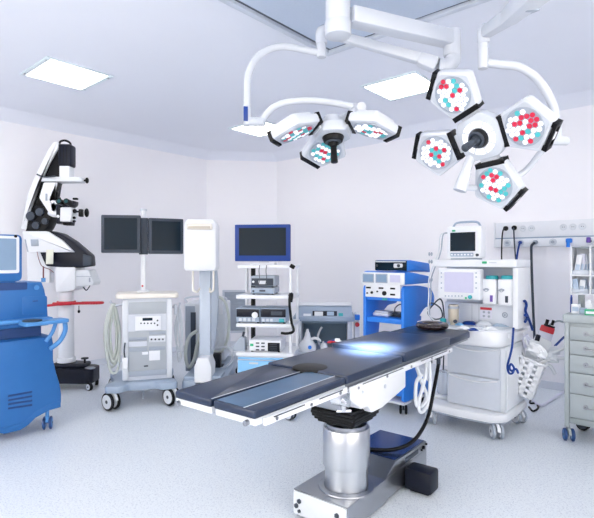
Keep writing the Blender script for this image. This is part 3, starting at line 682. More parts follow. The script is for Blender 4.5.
# touchscreen
a, b = fp(22.5, 234, 0), fp(22.5, 281, 0)
g = G(); g.pris(rrect(-.22, b[1]-.0, a[0]+.005, a[1]-.006, .04), 0, .06, MXZ(YF+.075), 0, .012); g.pris(rrect(-.2, b[1]-.045, a[0]-.03, b[1]+.06, .04), 0, .05, MXZ(YF+.10), 0, .01); ms = g.part('touchscreen', 'blue', t)
g = G(); g.pris(rrect(-.2, b[1]+.065, a[0]-.02, a[1]-.018, .02), .0002, .010, MXZ(YF+.015), 0, .004); mf = g.part('bezel', 'white', ms)
g = G(); g.pris(rrect(-.175, b[1]+.09, a[0]-.045, a[1]-.04, .008), .0004, .003, MXZ(YF+.0048)); g.part('screen', 'lcds', mf)
g = G(); g.cyl((a[0]-.05, YF+.004, a[1]-.02), (a[0]-.05, YF-.002, a[1]-.02), .012, seg=14); g.part('camera', 'black', mf)
g = G(); g.cyl((-.1, YF+.15, ur[0][1]-.005), (-.1, YF+.15, b[1]+.05), .05, seg=20); g.box((-.1, YF+.12, b[1]+.06), (.12, .06, .12), .01); g.part('screen_stand', 'blue_d', t)
for (x, y, yw) in ((.285, -.24, 150), (-.305, -.24, 160), (.24, .22, 20), (-.26, .22, 40)):
    caster(t, x, y, .055, yw, 'blue_d', 'blue_l', 'blue_l', True, .16)

# ================================================================ surgical microscope
X0 = (66-CX)*5.5/FPX; F = Frame(X0, 5.5, 0)
t = thing('surgical_microscope', 'floor-standing surgical microscope with white diagonal arm and black base', 'microscope', F)
P = lambda *q: [F.fp(x, y, 0) for x, y in q]
def slab(name, pts, y0, y1, mt, parent, bev=.008, rad=.012, label=None):
    g = G(); g.pris(rpoly(P(*pts), rad, 3), 0, y1-y0, MXZ(y1), 0, bev); return g.part(name, mt, parent, label)
# base: dark wedge with pedals and casters
bs = G(); pr = [F.tp(*p, .0) for p in ((60, 392), (61, 386), (74, 384), (100, 384), (100, 389))]
bs.pris(rpoly([(-.16, -.10), (.26, -.13), (.335, -.08), (.335, .12), (.26, .17), (-.16, .22), (-.3, .1)], .03), .07, .235, None, 0, .014)
bs.pris(rpoly([(-.14, -.06), (.24, -.09), (.24, .12), (-.14, .18)], .03), .235, .285, None, 0, .02); b_ = bs.part('base', 'navy', t)
g = G(); g.cyl((.22, -.02, .285), (.22, -.02, .33), .012, seg=12); g.cyl((.22, -.02, .33), (.22, -.02, .345), .04, seg=18, bev=.004); g.part('brake_pedal', 'black', b_)
g = G(); g.ell((.30, -.07, .24), (.06, .04, .016)); g.part('foot_lever', 'steelb', b_)
for (x, y, yw) in ((.31, -.11, 60), (-.16, -.05, 100), (.29, .13, 30), (-.2, .17, 0)): caster(t, x, y, .042, yw, 'rubber', 'grey', 'navy', False, .11, .06)
zc0, zc1 = .286, F.fp(66, 292)[1]
g = G(); g.cyl((-.01, .03, zc0), (-.01, .03, zc1), .082, seg=32, bev=.006); g.cyl((-.01, .03, zc0), (-.01, .03, .34), .1, seg=32, bev=.01); g.part('column', 'white', t)
slab('column_head', ((61, 267), (80, 267), (80, 289), (72, 291), (61, 291)), -.13, .14, 'white', t, .01)
cs = slab('cassette', ((79.5, 270), (92, 269.5), (97.5, 282), (96, 285), (79.5, 286)), -.1, .1, 'white2', t, .008)
g = G(); a, b = P((80.5, 277), (95, 276))[0:2]; g.bb(a[0], b[0], -.105, -.1005, b[1]-.004, b[1]+.002); c_ = P((93.5, 279))[0]; g.bb(c_[0]-.008, c_[0]+.008, -.105, -.1005, c_[1]-.03, c_[1]+.02); g.part('cassette_slot', 'midgrey', cs)
g = G(); a, b, c_ = P((84, 287), (88, 290), (91, 286)); g.tube([(a[0], -.02, a[1]), (b[0], -.04, b[1]), (c_[0], -.02, c_[1]+.01)], .006); g.part('cable_loop', 'dgrey', cs)
# red handle bar
zr = F.fp(76, 303)[1]; a, b = F.fp(52, 304, -.1)[0], F.fp(102, 302, -.1)[0]
g = G(); g.tube([(a, -.2, zr-.01), (a+.12, -.17, zr), (a+.22, -.12, zr)], .014, 10);
g.tube([(-.1, -.09, zr), (.05, -.11, zr+.004), (.22, -.12, zr+.008), (b-.06, -.13, zr+.01), (b, -.11, zr+.012), (b-.03, -.06, zr+.01), (.2, -.05, zr+.006)], .0155, 10); g.lathe([(.083, -.02), (.1, -.02), (.1, .02), (.083, .02)], (-.01, .03, zr), seg=28); g.part('handle_bar', 'red', t, 'red handle bar around the column')
g = G(); g.cyl((.19, -.10, zr-.02), (.19, -.10, zr-.07), .004, seg=8); g.ell((.19, -.10, zr-.085), (.014, .014, .018)); g.part('brake_knob', 'black', t)
# counterweight body and white cover
bd = slab('balance_body', ((45, 252), (54, 231), (65, 234), (77, 241.5), (93.5, 255.5), (94.5, 266), (79, 268), (51, 266)), -.12, .05, 'navy', t, .014, .02)
cv_ = slab('cover', ((30.5, 232), (54.5, 232), (69, 241), (80.5, 252.5), (36, 252.5), (31.5, 240)), -.17, -.122, 'white', t, .01, .015)
slab('indicator', ((39, 240), (46.5, 240), (47, 246.5), (39.5, 246.5)), -.176, -.1705, 'midgrey', cv_, .002, .004)
slab('cover_seam', ((33, 240), (34.2, 240), (36.8, 252), (35.6, 252)), -.173, -.1705, 'midgrey', cv_, 0, 0)
slab('paper_tag', ((54.5, 250), (61.5, 250), (61, 264), (54, 264)), -.181, -.176, 'khaki', cv_, .001, .001)
slab('rear_housing', ((26, 236), (38, 232.5), (50, 240), (50, 266), (49, 283), (27, 283)), .0, .12, 'white', t, .012)
slab('end_block', ((88, 254), (96.5, 256.5), (96.8, 265.5), (88, 266)), -.14, -.121, 'dgrey', bd, .006)
g = G(); pts = P((46, 252), (48, 260), (51, 266), (58, 269), (62, 272)); g.tube([(x, -.19, z) for x, z in pts], .004); g.part('thin_cable', 'maroon', t)
# diagonal arm
a_ = slab('arm_truss', ((60, 147), (67, 151), (64, 168), (58, 184), (56, 196), (52, 206), (49, 216), (45, 232), (28, 232), (33, 210), (42, 184)), -.06, .10, 'black', t, .01, .01)
slab('arm_cover', ((57.5, 144.5), (62, 143.5), (62.5, 149), (54, 164), (49, 174), (43.5, 184), (39, 197), (34, 212), (31, 230), (25.5, 229), (32, 197), (38, 181), (45.5, 166), (52, 152)), -.10, -.061, 'white', t, .01, .012)
def clump(name, spec, mt, parent):
    g = G()
    for px, py, y, r in spec: x, z = F.fp(px, py, 0); g.ell((x, y, z), (r*1.1, r*.9, r), None, 0, 12, 8)
    return g.part(name, mt, parent)
pv = slab('pivot', ((28, 219), (40, 205), (50, 207), (56, 218), (50, 230), (46, 233), (30, 233)), -.09, .09, 'black', t, .02, .03)
g = G()
for px, py, r in ((36, 217, .05), (45, 213, .045), (41, 226, .04), (50, 222, .035)): x, z = F.fp(px, py, 0); g.cyl((x, -.091, z), (x, -.125, z), r, seg=18, bev=.006)
x, z = F.fp(26, 226); g.cyl((x, -.05, z), (x+.1, -.05, z+.005), .016, seg=10); g.part('pivot_knob', 'dgrey', pv)
# motor, plates, bracket
x0, z1 = F.fp(61.5, 145.5); x1, z0 = F.fp(74, 167.5)
g = G(); g.bb(x0, x1, -.09, .06, z0, z1, .022, seg=3); mo_ = g.part('motor_housing', 'navy', t)
g = G()
for k in range(3): g.bb(x0+.03+k*.035, x0+.038+k*.035, -.094, -.0905, z0+.03, z1-.03)
g.part('housing_rib', 'black', mo_)
g = G(); pts = P((59, 148), (60, 142), (65, 140.5), (70, 143), (71, 147)); g.tube([(x, 0, z) for x, z in pts], .012); g.part('cable_loop', 'black', mo_)
x0, z1 = F.fp(62.5, 167); x1, z0 = F.fp(72.5, 179); g = G(); g.bb(x0, x1, -.08, .05, z0, z1, .01); g.part('motor_foot', 'white', t)
x0, z1 = F.fp(40, 177); x1, z0 = F.fp(84, 184); g = G(); g.pris(rpoly([(x0, -.1), (x1-.04, -.08), (x1, -.04), (x1, .06), (x0+.04, .1), (x0, .06)], .03), z0+.015, z1-.01, None, 0, .01); pl_ = g.part('carrier_plate', 'white2', t)
g = G(); pts = P((42, 176), (49, 178.5), (60, 178)); g.tube([(x, -.11, z) for x, z in pts], .008); g.part('plate_cable', 'dgrey', pl_)
g = G(); x, z = F.fp(83, 180.5); g.cyl((x, 0, z), (x+.04, 0, z), .01, seg=10); g.ell((x+.045, 0, z), (.02, .022, .034)); g.part('clamp_knob', 'black', pl_)
slab('hanger', ((49, 184), (62, 184), (60.5, 191), (55.5, 200), (58, 211), (61, 215), (56, 217), (44.5, 199)), -.12, -.062, 'white', t, .008)
slab('hanger_label', ((51, 195), (53, 195), (53, 202), (51, 202)), -.123, -.1205, 'midgrey', t, 0, 0)
slab('stay', ((60.5, 186), (62.5, 184), (59, 199), (57, 202), (56.5, 198)), -.1, -.03, 'black', t, .003, .004)
# optics head
hd = slab('optics_body', ((66.5, 208.5), (77, 208.5), (78, 215), (76.5, 222.5), (66, 222.5)), -.15, .0, 'white', t, .01)
slab('side_plate', ((61.7, 205), (66.2, 206), (66.4, 224), (62.5, 225)), -.14, .0, 'navy', hd, .008)
g = G(); x, z = F.fp(64.3, 217.5); g.cyl((x, -.1405, z), (x, -.147, z), .016, seg=16); g.part('indicator_disc', 'white', hd)
slab('objective', ((68, 222.8), (76.5, 222.8), (76, 226), (68.5, 226)), -.13, -.03, 'black', hd, .006, .006)
eb = slab('eyepiece_bridge', ((66, 202), (79, 202), (78.5, 206), (75, 208.8), (68, 208.8)), -.14, -.0, 'navy', hd, .01)
for px in (68.5, 75.5):
    g = G(); x, z = F.fp(px, 205); g.cyl((x, -.09, z), (x, -.22, z+.015), .037, .03, seg=20, bev=.005); g.torus((x, -.222, z+.015), .025, .008, (0, -1, .1), 20, 8); ey = g.part('eyepiece', 'black', hd)
    g = G(); g.cyl((x, -.221, z+.015), (x, -.228, z+.0155), .02, seg=16); g.part('eye_lens', 'lens_glass', ey)
g = G()
for px, py in ((79.5, 200), (62.5, 199.5)): x, z = F.fp(px, py); g.box((x, -.1, z), (.05, .04, .022), .006)
g.part('eyepiece_tab', 'black', hd)
g = G(); x, z = F.fp(77, 212.5); x2 = F.fp(86, 213)[0]; g.cyl((x, -.1, z), (x2, -.1, z), .011, seg=10); g.ell((x+.02, -.1, z+.005), (.022, .03, .026)); g.box((x+.09, -.1, z-.015), (.04, .06, .085), .01); g.ell((F.fp(90.5, 214.5)[0], -.1, z-.012), (.022, .04, .05)); g.part('handle_knob', 'black', hd)
g = G()
for py in (218.5, 222): x, z = F.fp(78.2, py); g.ell((x, -.1, z), (.018, .02, .015))
g.part('focus_knob', 'black', hd)
g = G(); pts = P((54, 212), (58, 214), (63, 214)); g.tube([(x, -.08, z) for x, z in pts], .045, 14); pts = P((56, 204), (60, 203), (63, 206)); g.tube([(x, -.12, z) for x, z in pts], .018, 10); g.part('head_joint', 'white', t)

# ================================================================ monitor cart of the x-ray system
o1, o2 = onfloor(111, 410.5), onfloor(171.5, 404.5); o = (o1+o2)/2; F = Frame(o.x, o.y, 17.)
t = thing('monitor_cart', 'pale grey wheeled imaging cart with twin dark monitors on a pole', 'monitor cart', F)
hw_ = (o2-o1).length/2
a, b = F.fp(123, 300, .1), F.fp(171.5, 378, .1); bx0, bx1, bz0, bz1 = a[0], b[0], b[1], a[1]
g = G(); g.bb(bx0, bx1, .1, .56, bz0, bz1+.018, .006); cab = g.part('cabinet', 'grey', t)
fpz = lambda x, y: F.fp(x, y, .1)
a, b = fpz(127.5, 301.5), fpz(167, 375)
g = G(); g.bb(bx0-.006, bx0+.045, .088, .0995, bz0+.01, bz1-.004, .004); g.bb(bx1-.045, bx1+.006, .088, .0995, bz0+.01, bz1-.004, .004); g.part('side_trim', 'white2', cab)
g = G(); g.bb(a[0]+.01, b[0]-.008, .0945, .0995, fpz(147, 314)[1], a[1]-.01, .003); g.bb(a[0]+.01, b[0]-.008, .0945, .0995, fpz(147, 371)[1], fpz(147, 331)[1], .003); g.part('front_panel', 'panel', cab)
def fbox(name, mt, parent, px0, py0, px1, py1, th=.006, y=.0945, bev=.002):
    a, b = F.fp(px0, py0, y), F.fp(px1, py1, y); g = G(); g.bb(a[0], b[0], y-th, y-.0003, b[1], a[1], bev); return g.part(name, mt, parent)
cp = fbox('control_panel', 'white', cab, 135, 316.5, 161, 329.5, .012)
fbox('display', 'screen', cp, 142.5, 318, 152.5, 320.5, .004, .0825)
g = G()
for k in range(5): x, z = F.fp(141+k*3.4, 323.3, .0825); g.cyl((x, .0823, z), (x, .077, z), .008, seg=10)
for k in range(2): x, z = F.fp(157.5, 320.5+k*4.5, .0825); g.cyl((x, .0823, z), (x, .077, z), .009, seg=10)
g.part('button', 'dgrey', cp)
for (p0, p1, m_) in (((129, 337.5), (147, 340), 'midgrey'), ((129, 342), (147, 346), 'grey'), ((129, 348), (147, 351), 'midgrey'), ((149, 331.5), (165.5, 334), 'midgrey'), ((149, 336), (165.5, 341.5), 'white2'), ((149, 346.5), (165.5, 349.5), 'midgrey'), ((129, 371.5), (166.5, 374.5), 'midgrey'), ((142, 352), (148, 354.5), 'white'), ((149, 351), (160, 360), 'white')):
    fbox('drive_bay' if m_ != 'white' else 'sticker', m_, cab, *p0, *p1, .004)
g = G()
for k in range(4): x, z = F.fp(151.5+k*3.8, 339.3, .0905); g.cyl((x, .0903, z), (x, .085, z), .009, seg=10)
g.part('jack', 'dgrey', cab)
g = G(); x, z = F.fp(146, 366, .0905); g.bb(x-.02, x+.02, .086, .09, z-.006, z+.006); g.part('latch', 'dgrey', cab)
zt0, zt1 = fpz(147, 299.5)[1], fpz(147, 293.5)[1]
g = G(); g.pris(rrect(bx0-.07, .05, bx1+.07, .5, .05), zt0+.014, zt1, None, 0, .010); g.part('top_plate', 'cream', t)
zb = .27
g = G(); g.pris(rpoly([(-hw_-.06, -.045), (-hw_+.10, -.06), (-hw_+.16, .03), (hw_-.16, .03), (hw_-.10, -.06), (hw_+.06, -.045), (hw_+.05, .12), (hw_-.02, .2), (hw_+.04, .5), (hw_+.05, .66), (-hw_-.05, .66), (-hw_-.04, .5), (-hw_+.02, .2), (-hw_-.05, .12)], .05), .165, .235, None, 0, .015); g.pris(rrect(bx0+.02, .03, bx1-.02, .58, .05), .225, bz0-.001, None, 0, .008)
g.part('base_frame', 'bluegrey', t)
g = G(); g.ell((0, .16, .165), (.2, .13, .035)); g.cyl((0.01, .14, .14), (0.01, .14, .05), .012, seg=10); g.part('floor_lock', 'midgrey', t)
for (x, y, yw) in ((-hw_, .0, 40), (hw_, .0, 35), (-hw_+.01, .6, 30), (hw_-.01, .6, 20)): caster(t, x, y, .088, yw, 'rubber', 'white2', 'white2', True, .17, .07)
# pole and twin monitors
px_, pz_ = F.fp(143.5, 293, .32); ptop = F.fp(144, 211, .32)[1]
g = G(); g.cyl((px_, .32, zt1-.002), (px_, .32, ptop), .026, seg=20); g.cyl((px_, .32, zt1), (px_, .32, zt1+.02), .06, seg=20, bev=.004); po = g.part('pole', 'white', t)
g = G(); g.cyl((px_, .32, ptop), (px_, .32, ptop+.02), .036, seg=14); g.part('pole_cap', 'grey', po)
g = G(); x, z = F.fp(141, 286, .29); g.cyl((px_-.01, .30, z), (px_-.01, .285, z), .01, seg=10); g.part('red_button', 'red', po)
m0, m1 = F.fp(143.8, 218, .27), F.fp(143.8, 254.5, .27)
g = G(); g.bb(px_-.045, px_+.045, .245, .295, m1[1]+.0, m0[1], .006); g.part('monitor_bracket', 'dgrey', t)
for (xa, ya, xb, yb, rot) in ((100.5, 214.5, 140.5, 253, -9), (148.5, 218, 183.8, 254, 9)):
    a, b = F.fp(xa, ya, .22), F.fp(xb, yb, .22); cxm = (a[0]+b[0])/2; czm = (a[1]+b[1])/2; w2, h2 = abs(b[0]-a[0])/2, abs(a[1]-b[1])/2
    mx = Matrix.Translation((cxm, .22, czm)) @ Matrix.Rotation(R_(rot), 4, 'Z')
    g = G(); g.pris(rrect(-w2, -h2, w2, h2, .012), 0, .045, mx @ MXZ(.045), 0, .005); m_ = g.part('monitor', 'dgrey', t)
    g = G(); g.pris(rrect(-w2+.03, -h2+.035, w2-.03, h2-.03, .004), .0005, .002, mx @ MXZ(0)); g.part('screen', 'screen', m_)
    g = G(); s = 1 if cxm < px_ else -1; g.bb(min(cxm, px_-s*.046), max(cxm, px_-s*.046), .266, .285, czm-.05, czm+.05, .004); g.part('monitor_arm', 'black', t)
# looped cable sets hung on both sides of the cabinet (they hang: things of their own)
def hank(F, x, y, ztop, zbot, n, w, r, label, seed, mt='hose'):
    rr = random.Random(seed); th = thing('cable_hank', label, 'cable', F, (x, y, 0))
    for k in range(n):
        dx, dy = rr.uniform(-.03, .03), rr.uniform(-.05, .05); zb_ = zbot+rr.uniform(0, .16); w_ = w*rr.uniform(.7, 1.25)
        g = G(); g.tube([(dx*.4, dy-.02, ztop), (dx-w_*.3, dy, ztop-.12), (dx-w_*.55, dy+.01, (ztop+zb_)/2), (dx-w_*.3, dy+.02, zb_+.06), (dx+.0, dy+.02, zb_), (dx+w_*.3, dy+.02, zb_+.06), (dx+w_*.4, dy+.03, (ztop+zb_)/2), (dx+w_*.2, dy+.02, ztop-.12), (dx*.4, dy+.02, ztop)], r, 8)
        g.part('cable_loop', mt, th)
    return th
zh = F.fp(114, 304, .2)[1]; z0 = F.fp(114, 377, .2)[1]
hank(F, bx0-.10, .25, zh, .3, 6, .12, .013, 'thick bundle of pale cables looped on the open side of the monitor cart', 3)
g = G(); g.tube([(bx0-.001, .25, zh-.01), (bx0-.06, .25, zh-.02), (bx0-.1, .25, zh-.022), (bx0-.13, .25, zh+.03)], .011, 8); g.part('cable_hook', 'grey', t)
hank(F, bx1+.075, .25, F.fp(178, 306, .25)[1], .36, 3, .06, .009, 'thin pale cables hanging between the monitor cart and the x-ray arm', 5, 'white2')
g = G(); z_ = F.fp(178, 306, .25)[1]; g.tube([(bx1+.001, .25, z_-.01), (bx1+.05, .25, z_-.015), (bx1+.075, .25, z_-.012), (bx1+.095, .25, z_+.035)], .01, 8); g.bb(bx1+.03, bx1+.06, .15, .23, z_-.08, z_+.02, .006); g.part('cable_hook', 'grey', t)
x, z = F.fp(127, 363, .07); g = G(); g.box((bx0+.02, .07, z), (.055, .028, .11), .008); hs = g.part('handset', 'white', None)
hs.location = F.w(0, 0, 0); hs.rotation_euler = (0, 0, F.yaw); tag(hs, 'white corded handset clipped to the front corner of the monitor cart', 'handset')
g = G(); g.tube([(bx0+.02, .07, z+.05), (bx0+.012, .07, z+.12), (bx0+.02, .075, z+.2)], .007, 8); g.part('cord', 'dgrey', hs)

# ================================================================ mobile x-ray C-arm
X0 = (203-CX)*5.1/FPX; F = Frame(X0, 5.1, 0)
t = thing('x_ray_arm', 'white mobile x-ray C-arm seen end-on with a tall white detector box', 'x-ray machine', F)
a, b = F.fp(183.5, 219, -.2), F.fp(216.3, 271, -.2); cxm = (a[0]+b[0])/2; w2 = (b[0]-a[0])/2
g = G(); pf = [(-w2*.98, a[1]-.05), (-w2*.8, a[1]), (w2*.8, a[1]), (w2*.98, a[1]-.05), (w2, b[1]+.03), (w2*.88, b[1]), (-w2*.88, b[1]), (-w2, b[1]+.03)]
g.pris(rpoly([(cxm+x, z) for x, z in pf], .02), 0, .22, MXZ(.02), 0, .02); det = g.part('detector', 'white', t)
z = F.fp(201, 226.5, -.21)[1]; g = G(); g.bb(cxm-w2*.78, cxm+w2*.78, -.235, -.2005, z-.032, z+.03, .014, seg=3); hb = g.part('detector_handle', 'cream', det)
g = G(); g.bb(cxm-w2*.66, cxm+w2*.66, -.238, -.2353, z-.022, z+.002, .001); g.part('handle_grip', 'amber', hb)
for px in (193, 213.5):
    x = F.fp(px, 280, -.1)[0]; zz = F.fp(px, 291, -.1)[1]; s = 1 if px > 203 else -1
    g = G(); g.tube([(x, -.1, b[1]+.01), (x, -.1, zz+.03), (x-s*.012, -.1, zz), (x-s*.04, -.08, zz-.01), (x-s*.05, -.02, zz+.02)], .011, 10); g.part('guard_loop', 'cream', det)
# the C: an edge-on arc
zc = (b[1]+.30)/2; Rc = (b[1]+.02-zc)+.0; aw = (F.fp(210, 300)[0]-F.fp(198, 300)[0])/2
arc = []; Ro, Ri = .62, .55; cyc = -.02; cz = .98
N = 28; th0 = 70
outer = [(cyc+Ro*math.cos(R_(d)), cz+Ro*math.sin(R_(d))) for d in [th0-2*th0*k/N for k in range(N+1)]]
inner = [(cyc+Ri*math.cos(R_(d)), cz+Ri*math.sin(R_(d))) for d in [-th0+2*th0*k/N for k in range(N+1)]]
g = G(); g.pris(outer+inner, cxm-aw, cxm+aw, MYZ(0), 0, .008); g.bb(cxm-aw, cxm+aw, .0205, .28, cz+.48, cz+.60, .01)
ar = g.part('c_arc', 'pale', t)
g = G(); x_ = (F.fp(210, 300)[0]-F.fp(198, 300)[0])/2
g.bb(cxm-aw*.94, cxm+aw*.94, .06, .13, F.fp(203, 362)[1], b[1]+.003, .01); g.part('lift_column', 'pale', t)
a2, b2 = F.fp(194.5, 358, -.1), F.fp(211, 386, -.1)
g = G(); g.pris(rpoly([(a2[0]-.005, .075), (b2[0]+.003, .075), (b2[0]+.003, a2[1]-.09), (b2[0]-.02, a2[1]-.03), (b2[0]-.03, a2[1]), (a2[0]+.03, a2[1]), (a2[0]+.02, a2[1]-.03), (a2[0]-.005, a2[1]-.09)], .012), 0, .26, MXZ(.16), 0, .012); g.part('x_ray_source', 'white', t)
# carriage behind the arc
c0, c1 = F.fp(182, 303, .75), F.fp(228, 372, .75)
g = G(); g.bb(c0[0]+.04, c1[0]-.03, .7, 1.2, .24, c0[1], .02); cb = g.part('carriage', 'white2', t)
g = G(); a, b = F.fp(184, 306, .7), F.fp(195, 371, .7); g.bb(a[0]+.02, b[0], .69, .6995, b[1], a[1], .004); g.part('side_door', 'midgrey', cb)
g = G(); a, b = F.fp(190, 308, .7), F.fp(196, 368, .7); g.bb(a[0]+.01, b[0], .686, .6895, b[1]+.05, a[1]-.05, .001); g.part('dark_panel', 'dgrey', cb)
g = G(); a, b = F.fp(215, 298, .7), F.fp(223, 314, .7); g.bb(a[0], b[0], .66, .75, b[1], a[1]+.02, .006); g.part('control_head', 'white', cb)
a, b = F.fp(211, 353, .55), F.fp(221, 368, .55); g = G(); g.bb(a[0], b[0], .5, .6, b[1], a[1], .01); g.bb(a[0]-.02, b[0]+.02, .55, .7, b[1]-.02, b[1]+.02, .006); g.part('pedal_holder', 'navy', cb)
g = G(); g.tube([(c0[0]+.05, .8, c0[1]-.001), (c0[0]+.03, .8, c0[1]+.05), (c0[0]+.2, .8, c0[1]+.075), (c1[0]-.05, .8, c0[1]+.06), (c1[0]-.04, .8, c0[1]-.001)], .012, 8); g.part('push_handle', 'grey', cb)
# base with outriggers
g = G(); zt_ = .2
g.pris(rpoly([(-.2, -.1), (.22, -.1), (.29, .0), (.29, .12), (.24, .2), (.24, 1.2), (-.24, 1.2), (-.22, .2)], .04), .1, .205, None, 0, .02); g.bb(-.19, .2, -.06, .2, .2, a2[1]*0+.24, .015)
g.part('base', 'bluegrey', t)
for (x, y, yw) in ((-.16, .0, 20), (.2, .06, 70), (-.19, 1.1, 0), (.19, 1.1, 0)): caster(t, x, y, .045, yw, 'rubber', 'grey', 'bluegrey', True, .11)
def hose_on(F, name, label, pts, r, mt, cat='hose', root=None):
    P_ = [Vector(p) for p in pts]; th = quick(G().tube(P_, r, 8), name, mt, label, cat)
    th.location = F.o; th.rotation_euler = (0, 0, F.yaw); return th
q = lambda px, py, y: (F.fp(px, py, y)[0], y, F.fp(px, py, y)[1])
hose_on(F, 'cable', 'pale thick cable looping down beside the x-ray arm column', [q(197, 331, .45), q(190, 336, .45), q(186, 347, .45), q(186, 360, .45), q(189, 367, .45), q(194, 360, .45), q(197, 346, .45), q(200, 334, .5)], .02, 'hose', 'cable')
hose_on(F, 'cable', 'long pale cable arching from the x-ray arm carriage towards the endoscopy tower', [q(212, 298, .6), q(219, 297, .6), q(226, 304, .6), q(229, 322, .6), q(227, 340, .6), q(221, 352, .6), q(212, 349, .6), q(209, 335, .6)], .016, 'hose', 'cable')
hose_on(F, 'cable', 'pale cable curling low behind the x-ray source', [q(211, 326, .47), q(218, 330, .47), q(219, 342, .47), q(214, 348, .47), q(226, 347, .47), q(232, 352, .47), q(231, 362, .47), q(222, 369, .47)], .013, 'white2', 'cable')

# ================================================================ endoscopy tower
X0 = (265-CX)*4.8/FPX; F = Frame(X0, 4.8, -8.)
t = thing('endoscopy_tower', 'white endoscopy trolley with open shelves and a blue-framed monitor on top', 'equipment trolley', F)
TWF = F; fq = lambda px, py, y=0.: F.fp(px, py, y)
SX0, SX1, SD = fq(236, 300)[0], fq(286, 300)[0], .44
shelves = []
for (py0, py1) in ((295.3, 299), (324, 327.5), (353, 356.5)):
    z1, z0 = fq(262, py0)[1], fq(262, py1)[1]; shelves.append(z1)
    g = G(); g.bb(SX0, SX1+.075, 0, SD, z0, z1, .006); g.part('shelf', 'white', t)
zt1, zt0 = fq(262, 265)[1], fq(262, 268.5)[1]
g = G(); g.bb(SX0, SX1+.075, .06, SD, zt0, zt1, .006); g.part('top_shelf', 'white', t)
zbot = .16; zb1 = fq(262, 357.5)[1]
for (xa, xb, ya, yb, mt, zz) in ((SX1+.012, SX1+.034, .0005+.06, .09, 'white', zt0), (SX1+.055, SX1+.074, .3, .34, 'white', zt0), (SX0+.004, SX0+.03, .3, .36, 'white', zt0), (SX0+.07, SX0+.105, .36, .41, 'black', zt1+.2)):
    pass
# posts stand between consecutive shelves
lev = [(zb1-.02, shelves[2]-.04), (shelves[2]+.001, shelves[1]-.038), (shelves[1]+.001, shelves[0]-.04), (shelves[0]+.001, zt0-.001)]
for nm, xa, xb, ya, yb, mt in (('front_post', SX1+.028, SX1+.052, .02, .05, 'white'), ('rear_post', SX1+.045, SX1+.07, SD-.08, SD-.04, 'white'), ('side_post', SX0+.004, SX0+.03, SD-.09, SD-.04, 'white'), ('cable_column', SX0+.065, SX0+.105, SD-.08, SD-.03, 'black')):
    g = G()
    for z0, z1 in lev[1:]: g.bb(xa, xb, ya, yb, z0, z1, .004)
    g.part(nm, mt, t)
g = G(); g.bb(SX0+.01, SX1+.065, .01, SD-.01, zbot+.03, shelves[2]-.037, .01); dw = g.part('drawer_cabinet', 'white2', t)
g = G(); g.bb(SX0+.02, SX1-.03, -.008, .0095, zbot+.30, shelves[2]-.045, .006); d1 = g.part('drawer', 'sky', t)
g = G(); x, z = fq(254, 363); g.bb(x-.045, x+.045, -.022, -.0085, z-.008, z+.008, .004); g.part('handle', 'white2', d1)
g = G(); g.bb(SX0+.02, SX1-.03, -.008, .0095, zbot+.05, zbot+.29, .006); d1 = g.part('drawer', 'sky', t)
g = G(); g.pris(rpoly([(SX0-.02, -.04), (SX0+.06, -.10), (SX1+.07, -.38), (SX1+.12, -.36), (SX1+.10, .46), (SX0-.02, .46)], .04), .11, .185, None, 0, .015); g.part('base', 'white2', t)
q_ = onfloor(287.5, 427.5); lx = (q_-F.o).dot(F.ax); ly = (q_-F.o).dot(F.ay)
for (x, y, yw) in ((SX1+.095, -.345, 60), (SX0+.03, -.03, 20), (SX0+.03, .42, 0), (SX1+.06, .42, 0)): caster(t, x, y, .05, yw, 'dgrey', 'white2', 'bluegrey', True, .12)
a, b = fq(234.8, 224.7, .12), fq(290.2, 261.3, .12)
g = G(); g.pris(rrect(a[0], b[1], b[0], a[1], .01), 0, .05, MXZ(.17), 0, .005); mn = g.part('monitor', 'vivid_d', t)
s0, s1 = fq(239, 228, .12), fq(286, 255.5, .12); g = G(); g.pris([(s0[0], s1[1]), (s1[0], s1[1]), (s1[0], s0[1]), (s0[0], s0[1])], .0005, .003, MXZ(.12)); g.part('screen', 'screen', mn)
xm_ = (a[0]+b[0])/2; g = G(); g.bb(xm_-.05, xm_+.05, .171, .21, zt1+.0005, b[1]+.12, .006); g.bb(xm_-.12, xm_+.12, .13, .3, zt1+.0005, zt1+.018, .004); g.part('monitor_stand', 'white', t)
# handles on the top shelf (wire loops)
g = G()
for px in (259, 266): x, z = fq(px, 270, .02); g.tube([(x, .055, zt0+.03), (x, .02, zt0-.02), (x+.01, .0, zt0-.10), (x-.005, .02, zt0-.16)], .0035, 6)
g.part('signal_lead', 'dgrey', t)
g = G(); x = fq(291, 270)[0]; g.box((SX1+.06, .02, zt0+.02), (.05, .03, .04), .008, (0, R_(30), 0)); g.part('camera_holder', 'black', t)
